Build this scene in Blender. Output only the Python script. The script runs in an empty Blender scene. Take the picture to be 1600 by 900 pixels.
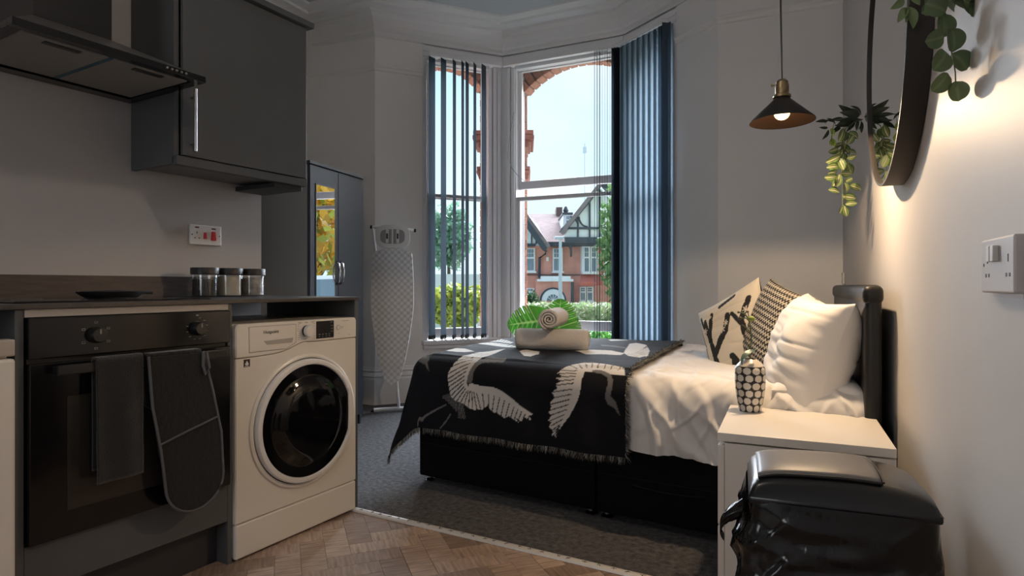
import bpy, bmesh, math, random
from math import sin, cos, pi, radians as R
from mathutils import Vector, Matrix, noise

C = bpy.context.scene.collection
sc = bpy.context.scene
random.seed(7)

# ------------------------------------------------------------------ camera
F, HY, CH = 950.0, 446.0, 0.99           # focal length in px, horizon row, eye height
TH = R(24.3)
cam_d = bpy.data.cameras.new('camera'); cam = bpy.data.objects.new('camera', cam_d); C.objects.link(cam)
cam.location = (0, 0, CH); cam.rotation_euler = (R(90), 0, TH)
cam_d.sensor_width = 36; cam_d.lens = F / 1600 * 36; cam_d.shift_y = -(450 - HY) / 1600
cam_d.clip_start = 0.02; cam_d.clip_end = 500
sc.camera = cam

# ------------------------------------------------------------------ sky, lights, exposure
w = bpy.data.worlds.new('world'); sc.world = w; w.use_nodes = True
nt = w.node_tree; nt.nodes.clear()
def N(t, **k):
    n = nt.nodes.new(t)
    for a, b in k.items(): setattr(n, a, b)
    return n
tc = N('ShaderNodeTexCoord'); sep = N('ShaderNodeSeparateXYZ'); nt.links.new(tc.outputs['Generated'], sep.inputs[0])
rmp = N('ShaderNodeValToRGB'); nt.links.new(sep.outputs[2], rmp.inputs[0])
e = rmp.color_ramp.elements
e[0].position = 0.0; e[0].color = (.70, .88, .97, 1); e[1].position = .6; e[1].color = (.34, .56, .92, 1)
m1 = e.new(.22); m1.color = (.58, .82, .97, 1)
nz = N('ShaderNodeTexNoise'); nz.inputs['Scale'].default_value = 2.2; nz.inputs['Detail'].default_value = 5
nt.links.new(tc.outputs['Generated'], nz.inputs['Vector'])
cr = N('ShaderNodeValToRGB'); cr.color_ramp.elements[0].position = .42; cr.color_ramp.elements[1].position = .68
nt.links.new(nz.outputs[0], cr.inputs[0])
mx = N('ShaderNodeMixRGB'); mx.inputs[2].default_value = (.80, .92, .98, 1)
nt.links.new(cr.outputs[0], mx.inputs[0]); nt.links.new(rmp.outputs[0], mx.inputs[1])
bg = N('ShaderNodeBackground'); bg.inputs[1].default_value = 1.10
nt.links.new(mx.outputs[0], bg.inputs[0]); wo = N('ShaderNodeOutputWorld'); nt.links.new(bg.outputs[0], wo.inputs[0])
try:
    w.cycles.sampling_method = 'MANUAL'; w.cycles.sample_map_resolution = 512
except Exception: pass

def light(kind, name, loc, energy, color, **k):
    d = bpy.data.lights.new(name, kind); d.energy = energy; d.color = color
    for a, b in k.items(): setattr(d, a, b)
    o = bpy.data.objects.new(name, d); o.location = loc; C.objects.link(o); return o
light('POINT', 'ceiling_bulb_light', (-.80, .85, 2.55), 11, (1, .84, .70), shadow_soft_size=.045)
rear = light('AREA', 'rear_fill_light', (-1.2, -2.55, 1.5), 13, (.92, .95, 1), shape='RECTANGLE', size=1.3, size_y=1.3); rear.rotation_euler = (R(90), 0, 0)  # unseen fill light added behind the camera to brighten the room
sun = light('SUN', 'sun_light', (0, 0, 20), 30, (.88, .92, 1), angle=R(80)); sun.rotation_euler = (R(-58), 0, R(8))
sc.view_settings.view_transform = 'Standard'; sc.view_settings.look = 'None'
sc.view_settings.exposure = 0.36; sc.view_settings.gamma = 1; sc.view_settings.use_curve_mapping = False
sc.cycles.use_denoising = True
sc.cycles.max_bounces = 10; sc.cycles.diffuse_bounces = 5; sc.cycles.glossy_bounces = 4; sc.cycles.transparent_max_bounces = 24
sc.cycles.transmission_bounces = 6; sc.cycles.caustics_reflective = False; sc.cycles.caustics_refractive = False
sc.cycles.sample_clamp_indirect = 4

# ------------------------------------------------------------------ helpers
def W(X, Z, h=0.0):
    "plan point given as (right of, ahead of) the eye -> room coordinates"
    return Vector((X * cos(TH) - Z * sin(TH), X * sin(TH) + Z * cos(TH), h))
def heading(a): return R(90 - (a - 24.3))
def at(px, py, Z): return W((px - 800) / F * Z, Z, CH - (py - HY) / F * Z)

MATS = {}
def mat(name, col, rough=.6, metal=0., bump=0., bscale=60., var=0., vscale=8., coat=0., spec=.5, emit=None, estr=1.,
        attr=None, sheen=0., stretch=None, detail=3., alpha=None, trans=0.):
    m = bpy.data.materials.new(name); m.use_nodes = True; t = m.node_tree; p = t.nodes['Principled BSDF']
    p.inputs['Base Color'].default_value = (*col, 1); p.inputs['Roughness'].default_value = rough
    p.inputs['Metallic'].default_value = metal; p.inputs['Coat Weight'].default_value = coat
    p.inputs['Specular IOR Level'].default_value = spec
    if sheen: p.inputs['Sheen Weight'].default_value = sheen
    if trans: p.inputs['Transmission Weight'].default_value = trans
    if alpha is not None: p.inputs['Alpha'].default_value = alpha
    if emit: p.inputs['Emission Color'].default_value = (*emit, 1); p.inputs['Emission Strength'].default_value = estr
    co = t.nodes.new('ShaderNodeTexCoord'); mp = t.nodes.new('ShaderNodeMapping'); t.links.new(co.outputs['Object'], mp.inputs[0])
    if stretch: mp.inputs['Scale'].default_value = stretch
    src = None
    if attr:
        a = t.nodes.new('ShaderNodeAttribute'); a.attribute_name = attr; src = a.outputs['Color']
        t.links.new(src, p.inputs['Base Color'])
    if var:
        n = t.nodes.new('ShaderNodeTexNoise'); n.inputs['Scale'].default_value = vscale; n.inputs['Detail'].default_value = detail
        t.links.new(mp.outputs[0], n.inputs['Vector'])
        r = t.nodes.new('ShaderNodeMapRange'); r.inputs[1].default_value = .3; r.inputs[2].default_value = .7
        r.inputs[3].default_value = 1 - var; r.inputs[4].default_value = 1 + var; t.links.new(n.outputs[0], r.inputs[0])
        x = t.nodes.new('ShaderNodeVectorMath'); x.operation = 'SCALE'; x.inputs[0].default_value = col
        if src: t.links.new(src, x.inputs[0])
        t.links.new(r.outputs[0], x.inputs['Scale']); t.links.new(x.outputs[0], p.inputs['Base Color'])
    if bump:
        n = t.nodes.new('ShaderNodeTexNoise'); n.inputs['Scale'].default_value = bscale; n.inputs['Detail'].default_value = 4
        t.links.new(mp.outputs[0], n.inputs['Vector'])
        b = t.nodes.new('ShaderNodeBump'); b.inputs['Strength'].default_value = bump; b.inputs['Distance'].default_value = .01
        t.links.new(n.outputs[0], b.inputs['Height']); t.links.new(b.outputs[0], p.inputs['Normal'])
    MATS[name] = m; return m

def glassmat(name, tint=(1, 1, 1), refl=.08, rough=.0):
    m = bpy.data.materials.new(name); m.use_nodes = True; t = m.node_tree; t.nodes.clear()
    tr = t.nodes.new('ShaderNodeBsdfTransparent'); tr.inputs[0].default_value = (*tint, 1)
    gl = t.nodes.new('ShaderNodeBsdfGlossy'); gl.inputs['Roughness'].default_value = rough
    mi = t.nodes.new('ShaderNodeMixShader'); mi.inputs[0].default_value = refl
    o = t.nodes.new('ShaderNodeOutputMaterial')
    t.links.new(tr.outputs[0], mi.inputs[1]); t.links.new(gl.outputs[0], mi.inputs[2]); t.links.new(mi.outputs[0], o.inputs[0])
    return m
def blindmat(name, col, tcol, fac):
    m = bpy.data.materials.new(name); m.use_nodes = True; t = m.node_tree; t.nodes.clear()
    d = t.nodes.new('ShaderNodeBsdfDiffuse'); d.inputs[0].default_value = (*col, 1)
    tr = t.nodes.new('ShaderNodeBsdfTranslucent'); tr.inputs[0].default_value = (*tcol, 1)
    mi = t.nodes.new('ShaderNodeMixShader'); mi.inputs[0].default_value = fac
    o = t.nodes.new('ShaderNodeOutputMaterial')
    t.links.new(d.outputs[0], mi.inputs[1]); t.links.new(tr.outputs[0], mi.inputs[2]); t.links.new(mi.outputs[0], o.inputs[0])
    return m

class MB:
    def __init__(s): s.b = bmesh.new()
    def box(s, x0, x1, y0, y1, z0, z1, bev=0., M=None, seg=2):
        t = bmesh.new(); bmesh.ops.create_cube(t, size=1)
        for v in t.verts:
            v.co = Vector(((x0 + x1) / 2 + v.co.x * (x1 - x0), (y0 + y1) / 2 + v.co.y * (y1 - y0), (z0 + z1) / 2 + v.co.z * (z1 - z0)))
        if bev: bmesh.ops.bevel(t, geom=t.edges[:], offset=bev, segments=seg, affect='EDGES', profile=.5)
        return s.add(t, M)
    def add(s, t, M=None):
        if M is not None: bmesh.ops.transform(t, matrix=M, verts=t.verts)
        me = bpy.data.meshes.new('tmp'); t.to_mesh(me); t.free(); s.b.from_mesh(me); bpy.data.meshes.remove(me); return s
    def faces(s, vs, fs):
        v = [s.b.verts.new(p) for p in vs]
        for f in fs:
            try: s.b.faces.new([v[i] for i in f])
            except ValueError: pass
        return s
    def prism(s, pts, h, M=None, bev=0.):
        "2D outline (x,y) extruded by h along z, then M"
        t = bmesh.new(); n = len(pts)
        a = [t.verts.new((p[0], p[1], 0)) for p in pts]; b = [t.verts.new((p[0], p[1], h)) for p in pts]
        t.faces.new(a[::-1]); t.faces.new(b)
        for i in range(n): t.faces.new((a[i], a[(i + 1) % n], b[(i + 1) % n], b[i]))
        bmesh.ops.recalc_face_normals(t, faces=t.faces)
        if bev: bmesh.ops.bevel(t, geom=[e for e in t.edges], offset=bev, segments=2, affect='EDGES')
        return s.add(t, M)
    def lathe(s, prof, seg=32, M=None, a0=0., a1=2 * pi):
        t = bmesh.new(); full = abs(a1 - a0 - 2 * pi) < 1e-6; n = seg if full else seg + 1
        rows = [[t.verts.new((r * cos(a0 + (a1 - a0) * i / seg), r * sin(a0 + (a1 - a0) * i / seg), z)) for i in range(n)] for r, z in prof]
        for j in range(len(rows) - 1):
            for i in range(seg):
                k = (i + 1) % n
                t.faces.new((rows[j][i], rows[j][k], rows[j + 1][k], rows[j + 1][i]))
        bmesh.ops.remove_doubles(t, verts=t.verts, dist=1e-6); bmesh.ops.recalc_face_normals(t, faces=t.faces)
        return s.add(t, M)
    def tube(s, pts, r, seg=8, closed=False):
        pts = [Vector(p) for p in pts]; n = len(pts); rings = []
        for i, p in enumerate(pts):
            if closed: d = pts[(i + 1) % n] - pts[i - 1]
            else: d = pts[min(i + 1, n - 1)] - pts[max(i - 1, 0)]
            d.normalize(); up = Vector((0, 0, 1)) if abs(d.z) < .9 else Vector((1, 0, 0))
            x = d.cross(up).normalized(); y = d.cross(x).normalized(); rr = r[i] if isinstance(r, (list, tuple)) else r
            rings.append([s.b.verts.new(p + (x * cos(2 * pi * k / seg) + y * sin(2 * pi * k / seg)) * rr) for k in range(seg)])
        for i in range(n if closed else n - 1):
            a, b = rings[i], rings[(i + 1) % n]
            for k in range(seg): s.b.faces.new((a[k], a[(k + 1) % seg], b[(k + 1) % seg], b[k]))
        if not closed:
            s.b.faces.new(rings[0][::-1]); s.b.faces.new(rings[-1])
        return s
    def grid(s, f, nu, nv, M=None):
        rows = [[s.b.verts.new((M @ Vector(f(i / nu, j / nv))) if M is not None else f(i / nu, j / nv)) for i in range(nu + 1)] for j in range(nv + 1)]
        for j in range(nv):
            for i in range(nu): s.b.faces.new((rows[j][i], rows[j][i + 1], rows[j + 1][i + 1], rows[j + 1][i]))
        return s
    def build(s, name, m, parent=None, smooth=False, M=None, recalc=True, weld=0.):
        if weld: bmesh.ops.remove_doubles(s.b, verts=s.b.verts, dist=weld)
        if recalc: bmesh.ops.recalc_face_normals(s.b, faces=s.b.faces)
        if M is not None: bmesh.ops.transform(s.b, matrix=M, verts=s.b.verts)
        me = bpy.data.meshes.new(name); s.b.to_mesh(me); s.b.free()
        if smooth:
            me.polygons.foreach_set('use_smooth', [True] * len(me.polygons))
            if smooth != 'all':
                try: me.set_sharp_from_angle(angle=R(40))
                except Exception: pass
        if m: me.materials.append(m)
        o = bpy.data.objects.new(name, me); C.objects.link(o)
        if parent: o.parent = parent
        return o

def tag(o, label=None, cat=None, group=None, kind=None):
    if label: o['label'] = label
    if cat: o['category'] = cat
    if group: o['group'] = group
    if kind: o['kind'] = kind
    return o
def thing(name, label, cat, loc=(0, 0, 0), rz=0., group=None):
    o = bpy.data.objects.new(name, None); C.objects.link(o); o.location = loc; o.rotation_euler = (0, 0, rz)
    o.empty_display_size = .1
    return tag(o, label, cat, group)
def clone(name, src, parent, loc=(0, 0, 0), rot=(0, 0, 0), scale=(1, 1, 1)):
    o = bpy.data.objects.new(name, src.data if hasattr(src, 'data') else src); C.objects.link(o); o.parent = parent
    o.location = loc; o.rotation_euler = rot; o.scale = scale; return o
def copy_tree(o, parent=None):
    c = o.copy(); C.objects.link(c); c.parent = parent
    for ch in list(o.children): copy_tree(ch, c)
    return c
def T(x, y, z): return Matrix.Translation((x, y, z))
def RX(a): return Matrix.Rotation(R(a), 4, 'X')
def RY(a): return Matrix.Rotation(R(a), 4, 'Y')
def RZ(a): return Matrix.Rotation(R(a), 4, 'Z')
def text(name, body, size, m, parent, M, ext=.0003, align='CENTER'):
    cu = bpy.data.curves.new(name, 'FONT'); cu.body = body; cu.size = size; cu.extrude = ext; cu.align_x = align; cu.align_y = 'CENTER'
    o = bpy.data.objects.new(name, cu); C.objects.link(o); dg = bpy.context.evaluated_depsgraph_get(); me = bpy.data.meshes.new_from_object(o.evaluated_get(dg))
    bpy.data.objects.remove(o); me.transform(M); me.materials.clear(); me.materials.append(m); o = bpy.data.objects.new(name, me); C.objects.link(o); o.parent = parent; o['kind'] = 'stuff'; return o
def fbm(p, o=3): return noise.fractal(Vector(p), 1.0, 2.0, o)
def color_attr(o, fn, name='print'):
    me = o.data; ca = me.color_attributes.new(name, 'FLOAT_COLOR', 'POINT'); buf = []
    for v in me.vertices: buf.extend((*fn(v.index, v.co), 1.0))
    ca.data.foreach_set('color', buf)

# materials
M_wallk = mat('dimmed_wall_paint', (.42, .40, .39), .5, bump=.05, bscale=9)  # same wall paint, darkened so the kitchen side looks dimly lit
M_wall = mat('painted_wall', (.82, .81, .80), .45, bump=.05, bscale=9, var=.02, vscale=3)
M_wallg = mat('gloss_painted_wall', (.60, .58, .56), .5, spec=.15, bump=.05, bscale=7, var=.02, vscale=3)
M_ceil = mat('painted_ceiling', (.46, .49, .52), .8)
M_white = mat('white_gloss_paint', (.80, .80, .80), .4)
M_grey = mat('grey_cabinet', (.085, .09, .095), .5, var=.04)
M_greyl = mat('pale_grey_panel', (.42, .39, .37), .5)
M_dark = mat('charcoal_board', (.035, .036, .04), .45)
M_top = mat('dark_slate_laminate', (.045, .040, .038), .42, bump=.15, bscale=120, var=.2, vscale=40)
M_ups = mat('dark_wood_laminate', (.050, .036, .030), .5, var=.3, vscale=14, stretch=(1, 1, 9))
M_ovg = mat('black_oven_glass', (.006, .006, .007), .12)
M_blk = mat('black_plastic', (.012, .012, .013), .35)
M_chr = mat('chrome', (.8, .8, .82), .12, metal=1)
M_steel = mat('brushed_steel', (.55, .54, .52), .3, metal=1)
M_wm = mat('white_enamel', (.76, .73, .68), .28)
M_wmd = mat('white_plastic_ring', (.74, .74, .74), .25)
M_wlam = mat('white_laminate', (.80, .76, .70), .3)
M_velvet = mat('black_bed_fabric', (.004, .004, .005), .9, spec=.15, bump=.2, bscale=300)
M_leather = mat('black_leatherette', (.010, .010, .011), .45, spec=.35, bump=.1, bscale=150)
M_red = mat('red_plastic', (.5, .01, .03), .4)
M_sock = mat('socket_plastic', (.72, .70, .68), .35)
M_slot = mat('socket_slot_black', (.01, .01, .01), .6)
M_print = mat('grey_print', (.25, .25, .25), .6)
M_pblk = mat('black_print', (.03, .03, .03), .6)

# ------------------------------------------------------------------ room shell
HC = 3.25
XW = .326
KA = heading(30)                      # direction of the kitchen run
ke = Vector((cos(KA), sin(KA), 0)); kn = Vector((-sin(KA), cos(KA), 0))   # along run / towards the kitchen wall
K0 = W(-1.0, 2.17)
def KP(x, y, z=0): return K0 + ke * x + kn * y + Vector((0, 0, z))
kw1 = KP(.60, .62); kw0 = KP(-4.6, .62)
C0 = W(-1.138, 5.05); C1 = W(-.765, 5.207); D = W(-.087, 5.495); E_ = W(.92, 5.025); Fp = W(1.219, 4.507); G = W(1.414, 4.17)
G = Vector((G.x, 4.382, 0)); CR = Vector((XW, 4.382, 0))
ALX = -3.85
pl = {}
def wallq(name, a, b, z0, z1, m, th=.12, label='', hole=None):
    "a wall slab from a to b, thickness outwards (to the left of a->b)"
    d = (b - a); L = d.length; d.normalize(); ang = math.atan2(d.y, d.x)
    mb = MB()
    if hole is None: mb.box(0, L, 0, th, z0, z1)
    o = mb.build(name, m); o.location = (a.x, a.y, 0); o.rotation_euler = (0, 0, ang)
    return tag(o, label, 'wall', kind='structure')
BK = -2.6
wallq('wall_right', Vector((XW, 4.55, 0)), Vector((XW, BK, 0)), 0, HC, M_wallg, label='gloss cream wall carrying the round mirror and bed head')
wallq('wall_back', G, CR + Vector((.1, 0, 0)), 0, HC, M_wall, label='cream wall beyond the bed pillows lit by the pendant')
wallq('wall_bay_right', Fp, G, 0, HC, M_white, label='narrow bluish wall between the closed blind and the cream wall')
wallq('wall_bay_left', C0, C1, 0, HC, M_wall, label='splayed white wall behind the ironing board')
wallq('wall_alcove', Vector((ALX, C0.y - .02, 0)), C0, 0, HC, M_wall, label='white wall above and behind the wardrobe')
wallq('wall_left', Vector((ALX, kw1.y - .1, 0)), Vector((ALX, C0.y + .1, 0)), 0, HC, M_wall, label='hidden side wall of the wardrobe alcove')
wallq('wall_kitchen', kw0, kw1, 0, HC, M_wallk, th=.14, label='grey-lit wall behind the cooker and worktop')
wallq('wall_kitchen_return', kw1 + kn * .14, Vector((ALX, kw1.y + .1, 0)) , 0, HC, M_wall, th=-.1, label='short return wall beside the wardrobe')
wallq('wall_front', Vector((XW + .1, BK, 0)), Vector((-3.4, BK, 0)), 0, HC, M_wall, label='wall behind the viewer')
# ceiling over whole outline
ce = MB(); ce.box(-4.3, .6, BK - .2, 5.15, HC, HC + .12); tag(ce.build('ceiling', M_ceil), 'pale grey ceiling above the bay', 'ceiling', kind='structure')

# cornice, picture rail and skirting swept along the wall line (inside is to the right of the path)
path = [Vector((ALX, kw1.y + .1, 0)), Vector((ALX, C0.y, 0)), C0, C1, D, E_, Fp, G, CR, Vector((XW, BK, 0))]
def offs(path, d):
    out = []
    for i, p in enumerate(path):
        ns = []
        for a, b in ((i - 1, i), (i, i + 1)):
            if 0 <= a and b < len(path):
                v = (path[b] - path[a]).normalized(); ns.append(Vector((v.y, -v.x, 0)))
        if len(ns) == 1: out.append(p + ns[0] * d)
        else:
            n = (ns[0] + ns[1]).normalized(); out.append(p + n * d / max(.3, n.dot(ns[0])))
    return out
def sweep(name, path, prof, m, label, cat, smooth=False):
    mb = MB(); rows = [[mb.b.verts.new((q.x, q.y, z)) for q in offs(path, d)] for d, z in prof]
    for j in range(len(rows) - 1):
        for i in range(len(path) - 1): mb.b.faces.new((rows[j][i], rows[j][i + 1], rows[j + 1][i + 1], rows[j + 1][i]))
    return tag(mb.build(name, m, smooth=smooth), label, cat, kind='structure')
corn = [(0, 3.06), (.012, 3.06), (.018, 3.075), (.018, 3.10), (.035, 3.115), (.05, 3.15), (.085, 3.19), (.13, 3.213), (.135, 3.205), (.15, 3.205), (.155, 3.225),
        (.24, 3.232), (.245, 3.222), (.262, 3.222), (.27, 3.24), (.35, 3.243), (.355, 3.236), (.372, 3.236), (.38, 3.252)]
M_corn = mat('white_cornice', (.72, .72, .72), .6)
sweep('trim_1', path, corn, M_corn, 'white plaster cornice running round the bay ceiling', 'cornice')
kpath = [kw0, kw1, kw1 + kn * .5]
sweep('trim_2', [kw0, kw1, kw1 + kn * .14], corn[:11], M_corn, 'white cornice above the kitchen wall', 'cornice')
rail = [(0, 2.775), (.012, 2.78), (.016, 2.80), (.026, 2.81), (.026, 2.822), (.008, 2.834), (0, 2.836)]
sweep('trim_3', [path[0], path[1], C0, C1], rail, M_wall, 'picture rail left of the bay window', 'picture rail')
sweep('trim_4', [Fp, G, CR], rail, M_wall, 'picture rail right of the bay window', 'picture rail')
sk = [(0, .31), (.008, .31), (.012, .29), (.02, .28), (.012, .265), (.022, .255), (.030, .235), (.018, .225), (.026, .21), (.028, .02), (.028, 0)]
sweep('baseboard_left', [path[0], path[1], C0, C1], sk, M_white, 'tall moulded white skirting beside the ironing board', 'skirting')
sweep('baseboard_right', [Fp, G, CR, Vector((XW, 2.4, 0))], sk, M_white, 'tall white skirting behind the bed', 'skirting')

# ------------------------------------------------------------------ floors
M_carpet = mat('charcoal_carpet', (.062, .060, .064), .95, bump=1.0, bscale=120, var=.75, vscale=42, detail=8, sheen=.1)
S0 = W(-.69, 2.68); S1 = W(.425, 2.07); sd = (S1 - S0).normalized()
SL = S0 - sd * 3.0; SR = S0 + sd * 2.2
mb = MB(); mb.prism([(SL.x, SL.y), (SR.x, SR.y), (SR.x, 5.2), (-4.1, 5.2), (-4.1, SL.y)], .05, T(0, 0, -.05))
fl = tag(mb.build('floor', M_carpet), 'speckled charcoal grey carpet under the bed', 'carpet', kind='structure')
M_sub = mat('floor_joint', (.06, .04, .03), .8)
mb = MB(); mb.prism([(SL.x, SL.y), (-4.3, BK - .1), (XW + .1, BK - .1), (SR.x, SR.y)], .05, T(0, 0, -.054))
lam = tag(mb.build('floor_laminate', M_sub), 'brown herringbone wood-effect floor in front of the washing machine', 'floor', kind='structure')
def plankmat(i, c):
    m = mat('oak_plank_%d' % i, c, .38, bump=.05, bscale=40, var=.38, vscale=9, stretch=(1, 9, 1), detail=8)
    return m
PM = [plankmat(i, c) for i, c in enumerate([(.36, .26, .20), (.29, .205, .155), (.43, .32, .245), (.24, .17, .13), (.38, .285, .23)])]
PW, PL = .088, .264
pm = []
for i, m in enumerate(PM):
    b = MB(); b.box(-PW / 2 + .0006, PW / 2 - .0006, -PL / 2 + .0006, PL / 2 - .0006, -.004, 0, .0008, seg=1)
    o = b.build('plank', m, lam); pm.append(o.data); C.objects.unlink(o); bpy.data.objects.remove(o)
nS = Vector((-sd.y, sd.x, 0))
def herring():
    n = 3; out = []
    for y in range(-70, 70):
        for x in range(-70, 70):
            if (x - y) % (2 * n) == 0: out.append(((x + n / 2) * PW, (y + .5) * PW, 90))
            elif (x - y) % (2 * n) == 2 * n - 1: out.append(((x + .5) * PW, (y + n / 2) * PW, 0))
    return out
org = W(-.2, 2.2)
near_pl = []; far_pl = MB(); rr = random.Random(3)
for (hx, hy, rot) in herring():
    a = R(45); p = Vector((org.x + hx * cos(a) - hy * sin(a), org.y + hx * sin(a) + hy * cos(a), 0))
    s = (p - S0).dot(nS)
    if s > .10 or p.y < -1.2 or p.x > XW + .1 or p.x < -2.9: continue
    # in view?
    X = p.x * cos(TH) + p.y * sin(TH); Z = -p.x * sin(TH) + p.y * cos(TH)
    vis = Z > 1.75 and -1.5 < X < .85 and (800 + F * X / Z) > 60
    if vis: near_pl.append((p, rot))
    else:
        far_pl.box(-PW / 2 + .0006, PW / 2 - .0006, -PL / 2 + .0006, PL / 2 - .0006, -.004, 0, M=T(p.x, p.y, 0) @ RZ(45 + rot)) if s < .0 else None
for (p, rot) in near_pl[:300]:
    s = (p - S0).dot(nS)
    z = 0 if s < -.0 else -.0005
    o = bpy.data.objects.new('plank', pm[rr.randrange(5)]); C.objects.link(o); o.parent = lam
    o.location = (p.x, p.y, -.0012 if s > -.12 else rr.uniform(-.0004, 0)); o.rotation_euler = (0, 0, R(45 + rot))
print('planks near', len(near_pl))
o = far_pl.build('distant_planks', PM[1], lam); o['kind'] = 'stuff'
# threshold strip
M_strip = mat('silver_strip', (.80, .78, .76), .35, metal=.35, bump=.3, bscale=90)
mb = MB(); L = (SR - SL).length
mb.prism([(-.018, .0), (-.015, .006), (0, .009), (.015, .006), (.018, 0)], L, Matrix(((0, 0, 1, 0), (1, 0, 0, 0), (0, 1, 0, 0), (0, 0, 0, 1))))
o = mb.build('trim_5', M_strip); o.location = (SL.x, SL.y, 0); o.rotation_euler = (0, 0, math.atan2(sd.y, sd.x))
tag(o, 'thin silver threshold strip between carpet and wood floor', 'threshold strip', kind='structure')
mb = MB()
for k in range(60):
    x = 2.2 + k * .052 + rr.uniform(-.01, .01)
    for q in range(3):
        mb.box(-.0065, .0065, -.001, .001, 0, .0006, M=T(x + q * .004, rr.uniform(-.004, .004), .0086) @ RZ(rr.uniform(20, 160)))
g = mb.build('scuff_marks', M_pblk, o); g['kind'] = 'stuff'

# ------------------------------------------------------------------ bay windows
M_frame = mat('window_white_paint', (.80, .80, .82), .4)
M_framed = mat('window_shadow_paint', (.20, .21, .22), .5)
M_glass = glassmat('window_glass', (.97, .99, 1), .04)
def wfr(a, b):
    d = b - a; L = d.length; o_ = math.atan2(d.y, d.x); return L, o_
def bay_window(idx, a, b, label, ml, mr, sashes, sill=.52, head=2.93):
    L, ang = wfr(a, b)
    r = tag(MB().build('window_%d' % idx, None), label, 'window', kind='structure'); r.location = (a.x, a.y, 0); r.rotation_euler = (0, 0, ang)
    top = 3.06
    # apron / dado below, head board above, linings
    m = MB(); m.box(0, L, .0, .10, 0, sill - .04); m.box(.06, L - .06, -.008, .0, .30, sill - .10, .004); m.box(.06, L - .06, -.008, .0, .06, .26, .004)
    m.box(0, L, -.02, .0, 0, .05)
    m.build('apron_panel', M_frame, r)
    m = MB(); m.box(-.01, L + .01, -.055, .16, sill - .04, sill, .008); m.box(0, L, -.03, 0, sill - .075, sill - .04, .006); m.build('window_sill', M_frame, r)
    m = MB(); m.box(0, L, .02, .12, head, HC - .02); m.box(0, L, .0, .03, head + .03, 3.055, .006); m.box(0, L, -.012, .0, head + .07, head + .085)
    m.build('head_board', M_frame, r)
    m = MB()
    for x0, x1, s in ((0, ml, 1), (L - mr, L, -1)):
        m.box(x0, x1, .03, .16, sill, head + .03)
        wd = x1 - x0; n = max(1, int(wd / .04))
        for k in range(n):
            xa = x0 + wd * k / n; xb = xa + wd / n * .8
            m.box(xa, xb, .012 - .006 * (k % 2), .03, sill, head + .03, .004)
    m.build('window_lining', M_frame, r)
    for (z0, z1, y, top_r, bot_r, dark) in sashes:
        s = MB(); x0, x1 = ml, L - mr; st = .034
        s.box(x0, x0 + st, y, y + .035, z0, z1, .003); s.box(x1 - st, x1, y, y + .035, z0, z1, .003)
        s.box(x0, x1, y, y + .035, z1 - top_r, z1, .003); s.box(x0, x1, y, y + .035, z0, z0 + bot_r, .003)
        f = s.build('sash_frame', M_framed if dark else M_frame, r)
        g = MB(); g.box(x0 + st - .004, x1 - st + .004, y + .015, y + .019, z0 + bot_r - .004, z1 - top_r + .004); g.build('glass_pane', M_glass, f)
    return r
win1 = bay_window(1, C1, D, 'left sash window behind open dark slats', .05, .13,
    [(1.75, 2.97, .085, .05, .045, False), (.54, 1.79, .045, .03, .075, False)])
win2 = bay_window(2, D, E_, 'tall central sash window with an open view of the houses', .12, .07,
    [(1.86, 2.97, .085, .05, .07, False), (.60, 1.785, .045, .035, .085, False)])
win3 = bay_window(3, E_, Fp, 'right sash window hidden by closed dark slats', .05, .05,
    [(1.70, 2.97, .085, .05, .045, False), (.54, 1.74, .045, .03, .075, False)])
# mullion posts filling the two bay corners
for n, p in ((1, D), (2, E_)):
    m = MB(); m.prism([(-.05, .0), (-.10, .10), (-.13, .2), (.13, .2), (.10, .10), (.05, .0)], HC, T(p.x, p.y + .012, 0))
    tag(m.build('trim_%d' % (5 + n), M_frame), ['white corner post between left and central windows', 'white corner post between central and right windows'][n - 1], 'window post', kind='structure')
# cable hanging at the left of the central window
M_cable = mat('grey_cable', (.2, .2, .2), .5)
pts = [at(803, 175, 5.40), at(800, 195, 5.38), at(795, 225, 5.36), at(794, 245, 5.35), at(799, 262, 5.35), at(808, 273, 5.36), at(820, 283, 5.40)]
sp = []
for i in range(len(pts) - 1):
    for k in range(5): sp.append(pts[i].lerp(pts[i + 1], k / 5))
sp.append(pts[-1])
tag(MB().tube(sp, .0025, 6).build('cable', M_cable, smooth=True), 'thin dark cable looping beside the central window post', 'cable')

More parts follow.
